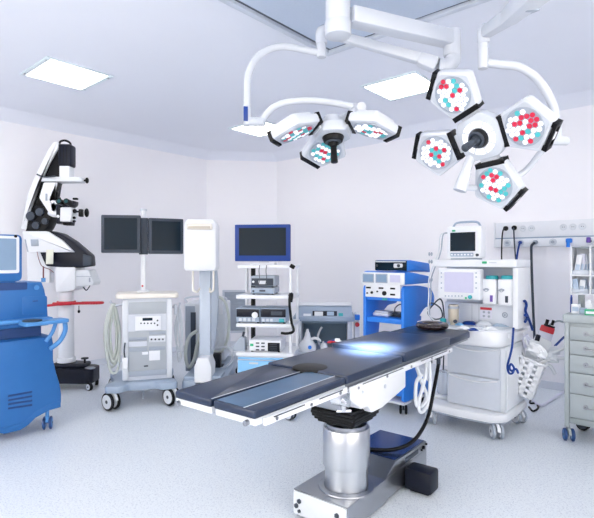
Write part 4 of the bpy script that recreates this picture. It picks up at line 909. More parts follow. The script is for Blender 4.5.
# instruments: each a thing
def device(name, label, px0, py0, px1, zsh, F, y0, dep, mt, cat, group=None, z1=None):
    a = F.fp(px0, py0, y0); b = F.fp(px1, py0, y0); zt = a[1] if z1 is None else z1
    th = thing(name, label, cat, F, ((a[0]+b[0])/2, y0, zsh), 0, group); w = (b[0]-a[0])/2; h = zt-zsh
    g = G(); g.bb(-w, w, 0, dep, .012, h, .008); body = g.part('case', mt, th)
    g = G()
    for sx in (-1, 1):
        for sy in (.03, dep-.03): g.cyl((sx*(w-.025), sy, .0005), (sx*(w-.025), sy, .0115), .012, seg=10)
    g.part('foot', 'rubber', body)
    return th, body, w, h
zs = shelves[0]+.0005
th, bd, w, h = device('endoscopy_processor', 'lower of two stacked grey processors on the topmost tower shelf', 250.5, 287.5, 274.5, zs, F, .05, .27, 'midgrey', 'video processor')
zz = zs+h
g = G(); g.bb(-w+.012, w-.012, -.006, -.0005, h*.2, h*.86, .002); f_ = g.part('front_panel', 'bluegrey', bd); g = G(); g.bb(-.03, .03, -.010, -.0065, h*.45, h*.7); g.cyl((-w+.03, -.0065, h*.5), (-w+.03, -.012, h*.5), .012, seg=12); g.part('control', 'dgrey', f_)
th, bd, w, h = device('endoscopy_processor', 'upper of two stacked grey processors on the topmost tower shelf', 250.5, 276, 274.5, zz+.0005, F, .05, .27, 'midgrey', 'video processor')
g = G(); g.bb(-w+.012, w-.012, -.006, -.0005, h*.16, h*.8, .002); f_ = g.part('front_panel', 'dgrey', bd); g = G(); g.bb(-.04, .04, -.010, -.0065, h*.3, h*.6); g.cyl((-w+.03, -.0065, h*.5), (-w+.03, -.012, h*.5), .012, seg=12); g.part('control', 'white2', f_)
zs = shelves[1]+.0005
th, bd, w, h = device('light_source', 'navy-fronted light source with white round port on the middle tower shelf', 236, 308, 259.7, zs, F, .03, .29, 'bluegrey', 'light source')
g = G(); g.bb(-w+.006, w-.006, -.008, -.0005, h*.42, h*.94, .003); f_ = g.part('front_panel', 'navy', bd)
g = G(); g.lathe([(.03, 0), (.03, .014), (.012, .016), (0, .016)], (w*.62, -.0085, h*.56), (0, -1, 0)); g.part('light_port', 'white', f_)
g = G(); [g.bb(-w+.03+k*.045, -.0+-w+.06+k*.045, -.006, -.0005, h*.14, h*.34) for k in range(4)]; g.part('button', 'grey', bd)
th, bd, w, h = device('insufflator', 'navy-fronted insufflator beside the light source on the middle tower shelf', 260.3, 308, 286.3, zs, F, .03, .29, 'bluegrey', 'insufflator')
g = G(); g.bb(-w+.006, w-.006, -.008, -.0005, h*.42, h*.94, .003); f_ = g.part('front_panel', 'navy', bd); g = G(); g.bb(-.02, .09, -.011, -.0085, h*.55, h*.8); g.part('display', 'dgrey', f_)
g = G(); g.bb(w-.07, w-.02, -.02, -.0005, h*.1, h*.34, .006); g.part('socket', 'teal', bd, 'teal socket')
g = G(); [g.bb(-w+.02+k*.04, -w+.045+k*.04, -.006, -.0005, h*.14, h*.32) for k in range(3)]; g.part('button', 'grey', bd)
zs = shelves[2]+.0005
th, bd, w, h = device('electrosurgical_unit', 'white generator with a navy screen on the lowest tower shelf', 249, 340, 281, zs, F, .03, .29, 'white', 'electrosurgical unit')
g = G(); g.bb(w*.18, w-.012, -.006, -.0005, h*.1, h*.82, .003); d_s = g.part('screen', 'navy', bd)
g = G(); [g.bb(w*.3, w-.04, -.009, -.0062, h*(.2+.15*k), h*(.26+.15*k)) for k in range(4)]; g.part('screen_line', 'dgrey', d_s)
g = G(); g.bb(-w+.012, -w+.045, -.006, -.0005, h*.5, h*.7); g.part('indicator', 'green', bd)
g = G(); [g.bb(-w+.07+.055*i, -w+.105+.055*i, -.012, -.0005, h*(.16+.28*j), h*(.26+.28*j), .004) for i in range(2) for j in range(3)]; g.part('socket', 'dgrey', bd)
# coiled black camera cable hanging at the tower's side
x, z = SX1+.09, zt0-.02
q = lambda px, py, y: (F.fp(px, py, y)[0], y, F.fp(px, py, y)[1])
g = G(); g.tube([q(290.5, 293, -.03), q(289.5, 300, -.03), q(290, 310, -.03), q(291.5, 322, -.03), q(293.5, 331, -.03), q(287, 333.5, -.03), q(281, 333, -.03)], .013, 8); g.tube([q(289, 296, -.03), q(292, 294, -.03), q(291, 302, -.03)], .014, 8)
o_ = quick(g, 'camera_cable', 'black', 'black camera cable hanging from the side of the endoscopy tower', 'cable', None, F.o, (0, 0, F.yaw))
th = thing('lead_holder', 'small grey cable holder beside the white generator on the tower', 'holder', F, (F.fp(240, 350, .1)[0], .1, shelves[2]+.0005))
g = G(); g.pris(rpoly([(-.06, 0), (.06, 0), (.06, .13), (.02, .15), (-.06, .05)], .01), 0, .1, MXZ(.05), 0, .006); g.part('wedge', 'midgrey', th)
g = G(); g.cyl((0, 0, .02), (.045, -.01, .19), .013, seg=12); g.part('probe', 'dgrey', th)

# ================================================================ hooded grey trolley behind the table
X0 = (326-CX)*5.42/FPX; F = Frame(X0, 5.42, -4.)
t = thing('hooded_trolley', 'grey equipment trolley with sloped clear hood and open niche behind the operating table', 'equipment trolley', F)
fq = lambda px, py, y=0.: F.fp(px, py, y)
HX0, HX1 = fq(297, 318)[0], fq(352, 318)[0]; zl0, zl1 = fq(325, 321)[1], fq(325, 316)[1]; zh_ = fq(325, 305.5, .15)[1]
g = G(); g.bb(HX0-.04, HX1+.03, -.05, .45, zl0, zl1, .01); g.part('ledge', 'bluegrey', t)
g = G(); prof = [(.0, zl1+.0005), (.07, zh_-.02), (.10, zh_), (.44, zh_), (.44, zl1+.0005)]
g.pris(prof, HX0, HX1, MYZ(0), 0, .006); hd = g.part('hood', 'bluegrey', t)
g = G(); nx = Vector((0, -(zh_-zl1), .07)).normalized()
def onslope(px0, py0, px1, py1, th, name, mt, parent):
    a, b = fq(px0, py0, .03), fq(px1, py1, .03); g = G(); k = .07/(zh_-.02-zl1)
    y = lambda z: (z-zl1)*k
    g.pris([(y(b[1])-.0008, b[1]), (y(a[1])-.0008, a[1]), (y(a[1])-.0008-th, a[1]), (y(b[1])-.0008-th, b[1])], a[0], b[0], MYZ(0)); return g.part(name, mt, parent)
w_ = onslope(312.5, 311, 337, 315.6, .004, 'window', 'navy', hd)
onslope(314.5, 311.6, 323, 315.4, .008, 'dial_plate', 'white', w_); onslope(327, 311.6, 334, 315.2, .008, 'dial_plate', 'lcd', w_)
onslope(303.5, 313.5, 311, 315.5, .005, 'nameplate', 'white', hd); onslope(338.5, 313, 343, 315.8, .006, 'indicator', 'teal', hd)
g = G(); g.bb(HX0-.005, HX1+.005, .09, .46, zh_+.0005, zh_+.012, .004); g.part('hood_top', 'white2', t)
g = G(); zf = .22
g.bb(HX0, HX0+.05, .0, .44, zf, zl0-.001, .006); g.part('side_panel', 'grey', t); g = G(); g.bb(HX1-.05, HX1, .0, .44, zf, zl0-.001, .006); g.part('side_panel', 'grey', t)
g = G(); g.bb(HX0+.051, HX1-.051, .38, .42, zf, zl0-.001); g.bb(HX0+.051, HX1-.051, .02, .38, zl0-.03, zl0-.001); g.part('niche_back', 'slate', t)
zsf = fq(320, 347.5, .1)[1]
g = G(); g.bb(HX0+.051, HX1-.051, -.02, .379, zsf-.03, zsf); g.bb(HX0-.01, HX1-.02, -.21, -.0205, zsf-.03, zsf, .004); g.part('niche_shelf', 'grey', t)
g = G(); g.bb(HX0+.051, HX1-.051, .0, .379, zf, zsf-.031, .004); g.part('lower_cabinet', 'bluegrey', t)
g = G(); g.bb(HX0-.02, HX1+.02, -.04, .48, .12, zf-.001, .02); g.part('base', 'grey', t)
for sx in (HX0+.04, HX1-.04):
    for sy in (.0, .42): caster(t, sx, sy, .045, 20, 'rubber', 'grey', 'grey', True, .125)
g = G(); x0_, x1_ = fq(352.5, 320)[0], fq(359, 320)[0]; g.bb(HX1+.032, HX1+.085, .05, .3, .5, zl1+.02, .008); sc_ = g.part('side_column', 'white', t)
g = G(); x, z = fq(356.5, 317.5, .0); g.bb(HX1+.03, HX1+.085, -.03, .048, z-.025, z+.03, .006); g.part('switch_box', 'vivid', t); g = G(); x, z = fq(357, 324.3, .03); g.cyl((HX1+.058, .0495, z), (HX1+.058, .0, z), .022, .026, seg=16, bev=.004); g.part('stop_knob', 'red', sc_)
# white jug and suction bits standing on the niche shelf
jx, jz = fq(307.5, 347, -.1); 
th = thing('spray_jug', 'white plastic nebuliser jug with a spout in the trolley niche', 'jug', F, (jx, -.105, zsf+.0005))
g = G(); g.lathe([(0, 0), (.085, 0), (.095, .02), (.095, .06), (.07, .1), (.045, .13), (.03, .17), (.028, .195), (.02, .2), (.012, .235), (0, .236)], seg=28); jb = g.part('bottle', 'white', th)
g = G(); g.tube([(.03, 0, .12), (.08, -.01, .14), (.125, -.01, .125), (.14, -.01, .10)], .017, 10, r1=.012); g.part('spout', 'white', th)
g = G(); g.cyl((.03, -.095, .055), (.03, -.11, .055), .02, seg=14); g.part('valve', 'vivid', jb)
x2 = fq(321, 340, .08)[0]
hose_on(F, 'suction_tube', 'clear curved suction tube standing in the trolley niche', [(x2, .1, zsf+.012), (x2-.03, .1, zsf+.06), (x2-.035, .1, zsf+.13), (x2-.01, .1, zsf+.2), (x2+.01, .1, zsf+.23)], .012, 'white2', 'tube')
x3 = fq(324, 345, .06)[0]; g = G(); g.lathe([(0, 0), (.04, 0), (.042, .03), (.03, .06), (.018, .07), (.016, .085), (0, .086)], seg=20); quick(g, 'small_bottle', 'white', 'small white bottle beside the jug in the trolley niche', 'bottle', None, F.w(x3, .0, zsf+.0005))
# ================================================================ blue electrosurgery cart
o = Vector((.985, 4.5, 0)) - EU*.225 + EV*.28
F = Frame(o.x, o.y, -41.1); YF = -.28; W2 = .225
fp = lambda px, py, d=0.: F.fp(px, py, YF+d)
t = thing('electrosurgery_cart', 'bright blue curved-sided wheeled cart carrying electrosurgery units', 'equipment cart', F)
ztop = fp(384, 284.2)[1]-.012; zsh = fp(384, 318)[1]; zc = fp(384, 297.5)[1]
side = [(YF, .12), (YF, ztop), (YF+.30, ztop-.005), (YF+.56, ztop-.04), (YF+.64, ztop-.13), (YF+.62, ztop-.22), (YF+.42, zsh+.08), (YF+.27, zsh-.02), (YF+.24, zsh-.2), (YF+.30, .34), (YF+.52, .22), (YF+.58, .12)]
for s, x in ((-1, -W2), (1, W2-.035)):
    g = G(); g.pris(rpoly(side, .05, 5), x, x+.035, MYZ(0), 0, .01); g.part('side_panel', 'vivid', t)
g = G(); g.bb(-W2+.036, W2-.036, YF+.01, YF+.42, zsh-.05, zsh, .01); g.part('shelf', 'vivid', t)
g = G(); g.bb(-W2+.036, W2-.036, YF+.01, YF+.50, zc-.03, zc, .006); g.part('top_shelf', 'vivid', t)
g = G(); g.bb(-W2+.036, W2-.036, YF+.03, YF+.28, .16, .42, .02); lb = g.part('lower_box', 'vivid', t)
g = G(); g.bb(-W2-.0, W2, YF-.0, YF+.58, .095, .1195, .008); g.part('base_plate', 'grey', t)
for x in (-W2+.03, W2-.04):
    for y in (YF+.06, YF+.5): caster(t, x, y, .042, 30, 'rubber', 'dgrey', 'dgrey', True, .0955)
# generator: control panel plus a row of displays, sloped blue shell
z0 = zc+.0005; zA = fp(384, 284.2)[1]; zB = fp(384, 272.3)[1]; xl = -W2+.0355
U = thing('electrosurgical_unit', 'white-fronted electrosurgical unit with three display windows on the blue cart', 'electrosurgical unit', F, (0, 0, 0))
g = G(); prof = [(YF-.012, z0), (YF-.012, zA-.001), (YF+.40, zA-.03), (YF+.40, z0)]; g.pris(prof, xl, -xl, MYZ(0), 0, .006); lo = g.part('control_housing', 'white', U)
g = G()
for px, py in ((366.5, 287.5), (379, 288), (390.5, 288.5), (390.5, 294.5)):
    a = fp(px, py, -.012); g.bb(a[0]-.002, a[0]+.05, YF-.018, YF-.0123, a[1]-.008, a[1]+.008, .002)
for px, py, r in ((372, 292.5, .013), (367.5, 293, .008), (384.5, 293.3, .022), (377.5, 291.5, .008)):
    a = fp(px, py, -.012); g.cyl((a[0], YF-.0123, a[1]), (a[0], YF-.022, a[1]), r, seg=14)
g.part('socket', 'black', lo)
a = fp(395, 299, -.01); g = G(); g.bb(-.0, .05, YF-.012, YF-.0005, zc-.026, zc-.006, .003); g.part('indicator', 'teal', t)
g = G(); prof = [(YF+.0, zA), (YF-.004, zB), (YF+.06, zB+.012), (YF+.50, zB-.045), (YF+.52, zA)]; g.pris(rpoly(prof, .02, 3), -W2-.0, W2+.01, MYZ(0), 0, .01); up = g.part('display_housing', 'vivid', U)
g = G(); g.bb(-W2-.006, W2+.012, YF-.02, YF-.003, zA+.0005, zB-.002, .005); df = g.part('display_front', 'white', up)
for i, m_ in enumerate(('lcds', 'lcds', 'lcdws')):
    xx = -W2+.012+i*.147; g = G(); g.bb(xx, xx+.13, YF-.0245, YF-.0205, zA+.012, zB-.014, .003); s_ = g.part('display', 'midgrey' if i < 2 else 'white', df); g = G(); g.bb(xx+.012, xx+.118, YF-.0265, YF-.0247, zA+.022, zB-.024); g.part('screen', m_, s_)
# smoke evacuator on top
zS = zB+.014; zT = fp(384, 260.3)[1]
U2 = thing('smoke_evacuator', 'blue boxed unit with black front stacked topmost on the electrosurgery cart', 'smoke evacuator', F)
xr0, xr1 = fp(373.5, 265)[0], fp(401, 265)[0]
g = G(); g.pris(rpoly([(YF+.03, zS), (YF+.03, zT), (YF+.10, zT+.002), (YF+.48, zT-.03), (YF+.50, zS-.02), (YF+.3, zS)], .012, 3), xr0, xr1+.05, MYZ(0), 0, .01); cs = g.part('case', 'vivid', U2)
g = G(); g.bb(xr0+.004, xr1+.046, YF+.016, YF+.0295, zS+.004, zT-.002, .006); fr = g.part('front_panel', 'screen', cs)
g = G(); x = xr1-.03; g.pris(rpoly([(x-.055, (zS+zT)/2-.022), (x+.04, (zS+zT)/2-.016), (x+.04, (zS+zT)/2+.02), (x-.055, (zS+zT)/2+.02)], .015), .0005, .004, MXZ(YF+.016)); g.part('control_plate', 'white2', fr)
g = G(); g.cyl((x, YF+.0119, (zS+zT)/2), (x, YF+.002, (zS+zT)/2), .015, seg=16); g.cyl((xr0+.03, YF+.0159, (zS+zT)/2), (xr0+.03, YF+.008, (zS+zT)/2), .012, seg=12); g.part('knob', 'dgrey', fr)
g = G(); g.bb(xr0+.01, xr1+.04, YF+.012, YF+.0155, zT-.018, zT-.008); g.part('edge_strip', 'grey', fr)
for x_, y_ in ((xr0+.03, YF+.08), (xr1+.02, YF+.08), (xr0+.03, YF+.3), (xr1+.02, YF+.3)): pass
# things on its shelf
g = G()
c0 = Vector(F.w(.07, YF+.22, zsh))
th = thing('coiled_lead', 'dark coiled lead lying on the middle shelf of the blue cart', 'cable', F, (.08, YF+.17, zsh+.0005))
g = G()
for k in range(4): g.torus((.004*k, .003*(k % 2), .0065+.011*k), .07-.006*(k % 2), .006, (.04*(k-1), .05, 1), 28, 6)
g.tube([(.07, 0, .03), (.06, -.02, .09), (.0, .02, .12), (-.06, .03, .08), (-.06, .02, .03)], .006); g.part('coil', 'dgrey', th)
g = G(); g.bb(-.09, .09, -.07, .07, 0, .035, .015); g.bb(-.075, .075, -.055, .055, .0352, .05, .01); quick(g, 'instrument_tray', 'white2', 'shallow pale tray on the middle shelf of the blue cart', 'tray', None, F.w(-.085, YF+.16, zsh+.0005), (0, 0, F.yaw))
g = G()
a = fp(436, 300, .6); 
th = thing('coiled_lead', 'thin dark leads bunched behind the blue cart near the anaesthesia machine', 'cable', F, (W2+.09, YF+.45, 0))
g = G()
g.tube([(-.085, .02, .95), (-.03, -.02, 1.02), (.04, .03, .97), (.05, .05, .88), (-.02, .02, .86), (-.06, -.03, .92), (.0, -.05, 1.0), (.06, 0, 1.06), (.075, .04, .9), (.07, .05, .6), (.06, .04, .2), (.06, .03, .006), (.0, -.05, .006)], .007); g.part('lead', 'dgrey', th)

# ================================================================ anaesthesia machine
F = Frame(1.575, 4.335, -41.1); AF = F
t = thing('anaesthesia_machine', 'white anaesthesia machine with two grey drawers and a broad wheeled base', 'anaesthesia machine', F)
YD = -.255
fp = lambda px, py, d=YD: F.fp(px, py, d)
# base with rounded front
zb1 = .205
g = G(); bp = [(-.36, -.27), (-.29, -.345), (.0, -.365), (.27, -.345), (.36, -.26), (.37, .0), (.36, .30), (-.34, .30), (-.37, 0)]
g.pris(rpoly(bp, .05, 5), .132, zb1, None, 0, .025); bs = g.part('base', 'white', t)
g = G(); g.pris(rpoly([(x*.93, y*.93) for x, y in bp], .05, 4), .118, .1315, None, 0, .004); g.part('base_underside', 'midgrey', bs)
for (x, y, yw) in ((-.285, -.27, 25), (.285, -.27, 35), (.30, .24, 60), (-.29, .24, 0)): caster(t, x, y, .0605, yw, 'midgrey', 'white', 'white', True, .115, .064)
# drawer cabinet
dx0, dx1 = fp(447.5, 380)[0], fp(500.5, 380)[0]; zw0 = .735
g = G(); g.bb(dx0-.01, dx1+.035, YD+.012, .27, zb1+.0005, zw0-.001, .012); cb = g.part('cabinet', 'white2', t)
zd = fp(478, 376.5)[1]
for z0, z1 in ((zb1+.012, zd-.004), (zd+.004, zw0-.01)):
    g = G(); g.bb(dx0, dx1, YD-.008, YD+.0115, z0, z1, .012); d1 = g.part('drawer', 'grey', t)
    g = G(); n = 10; up = [(dx0+.02+(dx1-dx0-.04)*k/n, z1-.016-.028*math.sin(PI*k/n)) for k in range(n+1)]
    g.pris(up+[(x, z+.011) for x, z in up][::-1], .0005, .014, MXZ(YD-.008), 0, .003); g.part('handle', 'white', d1)
g = G(); g.bb(dx1+.036, dx1+.042, YD+.04, .2, zb1+.02, zw0-.03, .002); g.part('side_cover', 'white', cb)
# canisters on the open side shelf (partly hidden)
g = G(); g.bb(-.345, dx0-.011, -.2, .2, zb1+.0005, .24, .01); g.part('side_shelf', 'white2', t)
g = G(); g.lathe([(0, 0), (.065, 0), (.07, .02), (.07, .18), (.06, .2), (0, .2)], seg=24); quick(g, 'suction_canister', 'clear', 'clear suction canister on the low side shelf of the anaesthesia machine', 'canister', None, F.w(dx0-.09, -.11, .2405))
# worktop
zw1 = .865; zw0 = .735
wp = [(-.36, -.25), (-.30, -.335), (.0, -.35), (.27, -.335), (.345, -.25), (.345, .27), (-.35, .27)]
g = G(); g.pris(rpoly(wp, .06, 5), zw0, zw1, None, 0, .028); wt = g.part('worktop', 'white', t)
g = G(); g.pris(rpoly([(x*.9, y*.88+.0) for x, y in wp], .05, 4), zw1+.0003, zw1+.004, None); g.part('worktop_mat', 'white2', wt)
# upper frame
YU = -.06; fu = lambda px, py, d=YU: F.fp(px, py, d)
uz1, uz0 = fu(475, 259.5)[1], fu(475, 267)[1]; ux0, uxs, ux1 = fu(437.5, 285)[0], fu(481.5, 285)[0], fu(512.5, 285)[0]
g = G(); g.bb(ux0-.02, ux1+.05, YU-.06, .27, uz0, uz1, .01); top = g.part('top_shelf', 'white', t)
g = G(); x, z = fu(484.5, 262.5, YU-.06); g.pris(rrect(x-.02, z-.01, x+.02, z+.01, .006), .0005, .004, MXZ(YU-.06)); g.part('status_light', 'green', top)
g = G(); g.bb(x+.04, x+.10, YU-.0635, YU-.0605, z-.005, z+.005); g.part('nameplate', 'grey', top)
g = G(); g.bb(ux1, ux1+.045, YU, .26, zw1+.0045, uz0-.001, .008); g.part('side_column', 'white', t)
g = G(); g.bb(ux0, ux1-.001, .14, .26, zw1+.0045, uz0-.001); g.part('back_panel', 'grey', t)
zk = fu(495, 304)[1]
g = G(); g.bb(uxs+.004, ux1-.002, YU+.005, .139, zk-.012, zk, .003); g.part('vaporizer_shelf', 'white2', t)
g = G(); g.bb(ux0+.03, ux1-.002, .03, .139, zw1+.0045, zk-.013, .003); gp = g.part('lower_panel', 'grey', t)
# ventilator screen unit (hangs forward)
sy = YU-.10; fs = lambda px, py: F.fp(px, py, sy)
a, b = fs(438, 268.5), fs(480, 300.5); 
g = G(); g.pris(rrect(a[0], b[1], b[0], a[1], .015), 0, .09, MXZ(sy+.09), 0, .008); vs = g.part('ventilator_unit', 'white', t)
a, b = fs(444.5, 272), fs(473.5, 293); g = G(); g.pris(rrect(a[0], b[1], b[0], a[1], .006), .0005, .003, MXZ(sy)); g.part('screen', 'lcdws', vs)
g = G()
for py in (273, 277, 283, 288): 
    for px in (441.5, 476.2): x, z = fs(px, py); g.cyl((x, sy-.0005, z), (x, sy-.004, z), .0065, seg=8)
for k in range(6): x, z = fs(445.5+k*3.3, 296); g.cyl((x, sy-.0005, z), (x, sy-.004, z), .0065, seg=8)
g.part('key', 'bluegrey', vs)
g = G(); x, z = fs(470.5, 297); g.cyl((x, sy-.0005, z), (x, sy-.02, z), .017, seg=18, bev=.003); g.part('selector_knob', 'teal', vs)
g = G(); x, z = fs(466, 298); g.cyl((x, sy-.0005, z), (x, sy-.006, z), .009, seg=10); g.part('start_key', 'green', vs)
# vaporizers
for k, (pa, pb) in enumerate(((482.3, 496), (497.6, 511.2))):
    vy = YU-.035; a, b = F.fp(pa, 279, vy), F.fp(pb, 303.5, vy); wv = b[0]-a[0]
    g = G(); g.bb(a[0], b[0], vy, vy+.14, zk+.0005, a[1], .012); v = g.part('vaporizer', 'white', t)
    g = G(); g.lathe([(wv*.44, 0), (wv*.46, .012), (wv*.42, .03), (0, .032)], ((a[0]+b[0])/2, vy+.07, a[1]-.001), seg=24); g.part('dial_cap', 'teal', v)
    g = G(); zc_ = (zk+a[1])/2; x = a[0]+wv*.66; g.bb(x-.011, x+.013, vy-.004, vy-.0004, zk+.02, zk+.075, .002); g.part('agent_label', 'purple' if k == 0 else 'dgrey', v)
    g = G(); x = a[0]+wv*.3; g.tube([(x-.022, vy-.006, zc_+.012), (x, vy-.008, zc_+.022), (x+.022, vy-.006, zc_+.016)], .007, 8); g.tube([(x-.022, vy-.004, zc_+.012), (x, vy-.005, zc_+.0), (x+.022, vy-.004, zc_+.016)], .003, 6); g.part('lock_lever', 'midgrey', v)
# lower panel details
a, b = F.fp(480.5, 307, .03), F.fp(492, 319, .03)
g = G(); g.bb(a[0], b[0], .026, .0295, b[1], a[1]); pl = g.part('warning_label', 'lcdw', gp); g = G(); g.bb(a[0], b[0], .0235, .0257, a[1]-.022, a[1]); g.part('label_stripe', 'red', pl)
g = G()
for px, py in ((484, 312), (489, 312.5), (484, 316), (489, 316.5)): x, z = F.fp(px, py, .026); g.cyl((x, .0257, z), (x, .022, z), .011, seg=12)
g.part('label_symbol', 'midgrey', pl)
g = G(); x, z = F.fp(505, 315, .03); g.torus((x, .026, z), .02, .005, (0, -1, 0), 20, 6); g.cyl((x, .0295, z), (x, .022, z), .009, seg=12); g.part('port', 'midgrey', gp)
g = G(); x = F.fp(472, 310, .03)[0]; g.bb(x-.002, x+.002, .028, .0296, zw1+.02, zk-.02); x = F.fp(479, 310, .03)[0]; g.bb(x-.002, x+.002, .028, .0296, zw1+.02, zk-.02); g.part('panel_seam', 'midgrey', gp)
# absorber canister below the ventilator screen
x, z = F.fp(453.5, 312, -.13); zt = F.fp(453.5, 304.5, -.13)[1]; h = zt-(zw1+.005)
g = G(); g.lathe([(0, 0), (.03, 0), (.03, .02), (.042, .03), (.045, h*.35), (.045, h*.9), (.04, h), (0, h)], (x, -.13, zw1+.0048), seg=26); ab = g.part('absorber', 'amber', t, 'beige absorber canister')
g = G(); g.lathe([(.046, h*.8), (.049, h*.82), (.049, h*.9), (.046, h*.92)], (x, -.13, zw1+.0048), seg=26); g.part('ring', 'midgrey', ab)
g = G(); g.cyl((x+.03, -.16, zw1+.04), (x+.035, -.18, zw1+.04), .016, seg=12); g.part('valve', 'dgrey', ab)
g = G(); x2, z2 = F.fp(443.2, 318, -.15); g.lathe([(0, 0), (.026, 0), (.028, .01), (.028, .04), (.02, .05), (0, .05)], seg=18); quick(g, 'valve_cap', 'teal', 'small teal cap standing by the beige canister on the anaesthesia worktop', 'cap', None, F.w(x2, -.15, zw1+.0048))
# side rail on the right and short rail bracket
g = G(); g.cyl((.352, -.2, zw1-.03), (.37, -.2, zw1-.03), .01, seg=10); g.cyl((.352, .2, zw1-.03), (.37, .2, zw1-.03), .01, seg=10); g.bb(.366, .376, -.25, .26, zw1-.045, zw1-.015, .004); g.part('side_rail', 'white', t)
# patient monitor on the top shelf
my = YU-.03; fm = lambda px, py: F.fp(px, py, my); a, b = fm(446.8, 227), fm(481, 259.3)
U = thing('patient_monitor', 'white patient monitor with dark screen on top of the anaesthesia machine', 'monitor', F)
g = G(); g.pris(rrect(a[0], uz1+.0105, b[0], a[1], .022), 0, .12, MXZ(my+.12), 0, .012); mb = g.part('housing', 'white', U)
s0, s1 = fm(450.3, 232.8), fm(475.3, 251); g = G(); g.pris([(s0[0], s1[1]), (s1[0], s1[1]), (s1[0], s0[1]), (s0[0], s0[1])], .0005, .003, MXZ(my)); g.part('screen', 'screen', mb)
s0, s1 = fm(450.5, 252.8), fm(473.5, 256.6); g = G(); g.pris(rrect(s0[0], s1[1], s1[0], s0[1], .005), .0005, .004, MXZ(my)); kb = g.part('key_strip', 'bluegrey', mb)
g = G()
for k in range(7): x = s0[0]+(s1[0]-s0[0])*(k+.5)/7; g.bb(x-.008, x+.008, my-.0065, my-.0042, (s0[1]+s1[1])/2-.006, (s0[1]+s1[1])/2+.006)
g.part('key', 'white', kb)
g = G(); x, z = fm(477.6, 255); g.cyl((x, my-.0005, z), (x, my-.016, z), .012, seg=16); g.part('selector_knob', 'dgrey', mb)
g = G(); x, z = fm(453.8, 230.8); g.bb(x-.016, x+.016, my-.004, my-.0004, z-.008, z+.008, .003); g.part('status_light', 'green', mb)
g = G(); xm_ = (a[0]+b[0])/2; g.tube([(a[0]+.03, my+.07, a[1]-.002), (a[0]+.06, my+.07, a[1]+.035), (xm_, my+.07, a[1]+.042), (b[0]-.06, my+.07, a[1]+.035), (b[0]-.03, my+.07, a[1]-.002)], .010, 8); g.part('carry_handle', 'bluegrey', mb)
g = G(); g.bb(a[0]+.03, b[0]-.03, my+.01, my+.11, uz1+.0005, uz1+.0104, .003); g.part('foot', 'midgrey', mb)
# leads dropping down the machine's edge from the monitor
for k, (lab, ofs, mt) in enumerate((('grey monitor leads hanging down the edge of the anaesthesia machine', 0., 'midgrey'), ('pale monitor lead looping beside the ventilator screen', .022, 'white2'))):
    pts = [(a[0]-.002+.0, my+.05, a[1]-.05), (a[0]-.05-ofs, my+.03, a[1]-.07), (a[0]-.06-ofs, my, uz1+.06), (ux0-.03-ofs, my-.03, uz0-.1), (ux0-.025-ofs, my-.05, zk+.05), (ux0-.035-ofs*.5, my-.06, zw1+.1), (ux0-.0, my-.08, zw1+.035+.012*k), (ux0+.08, my-.11, zw1+.012+.001*k)]
    th = thing('monitor_lead', lab, 'cable', F); g = G(); g.tube(pts, .006, 8); g.part('lead', mt, th)
    for i, zz in enumerate((uz1+.05, uz1-.02, uz0-.12)):
        g = G(); g.ell((ux0-.036-ofs, my-.015, zz), (.010, .010, .018), None, 0, 10, 8); g.part('lead_clip', 'midgrey', th)
# clutter on the worktop: packets, syringes, cloths
rr = random.Random(11); zt_ = zw1+.0045
def on_top(px, py): return F.tp(px, py, zt_)
def packet(px, py, w, d, h, rot, mt, label, cat, name, group=None):
    x, y = on_top(px, py); g = G(); b = bmesh.new(); nx_, ny_ = 7, 5; vs = []
    for j in range(ny_+1):
        for i in range(nx_+1):
            u, v = i/nx_, j/ny_; zz = h*2.3*(.25+.75*math.sin(PI*u)**.6*math.sin(PI*v)**.6)*rr.uniform(.75, 1.)
            vs.append(b.verts.new(((u-.5)*w, (v-.5)*d, .001+zz)))
    for j in range(ny_):
        for i in range(nx_): k = j*(nx_+1)+i; b.faces.new((vs[k], vs[k+1], vs[k+nx_+2], vs[k+nx_+1]))
    ext = bmesh.ops.extrude_face_region(b, geom=list(b.faces)); 
    for v in [e for e in ext['geom'] if isinstance(e, bmesh.types.BMVert)]: v.co.z = .0003
    bmesh.ops.recalc_face_normals(b, faces=b.faces); g._add(b)
    return quick(g, name, mt, label, cat, group, F.w(x, y, zt_), (0, 0, F.yaw+R_(rot)))
packet(469.5, 324.5, .13, .08, .016, 10, 'vivid_d', 'blue packet lying among white wrappers on the anaesthesia worktop', 'packet', 'sterile_packet')
packet(459.5, 325.3, .06, .045, .012, -20, 'sky', 'small light blue packet beside the blue packet on the anaesthesia worktop', 'packet', 'sterile_packet')
packet(457, 321.6, .11, .06, .02, 30, 'white', 'crumpled white wrapper at the foot of the beige canister', 'wrapper', 'wrapper')
packet(484, 325.8, .12, .08, .022, -15, 'white2', 'crumpled pale wrapper beneath the red-striped label', 'wrapper', 'wrapper')
packet(476.5, 321.2, .08, .05, .018, 45, 'white', 'white wrapper lying behind the blue packet on the worktop', 'wrapper', 'wrapper')
packet(500.5, 326, .13, .09, .014, 20, 'lcd', 'flat pale blue packet on the worktop beside the white column', 'packet', 'sterile_packet')
packet(490, 329.6, .10, .06, .012, 60, 'white', 'white packet nearest the worktop front edge', 'packet', 'sterile_packet')
packet(464, 329, .10, .07, .014, -35, 'white', 'white wrapper between the gel head ring and the blue packet', 'wrapper', 'wrapper')
packet(508, 323.5, .09, .06, .016, 70, 'white2', 'pale wrapper tucked against the white column on the worktop', 'wrapper', 'wrapper')
packet(492, 323, .08, .05, .016, 15, 'sky', 'light blue packet against the panel behind the white wrappers', 'packet', 'sterile_packet')
packet(473, 330.5, .07, .05, .010, 50, 'vivid_d', 'small dark blue packet near the front lip of the anaesthesia worktop', 'packet', 'sterile_packet')
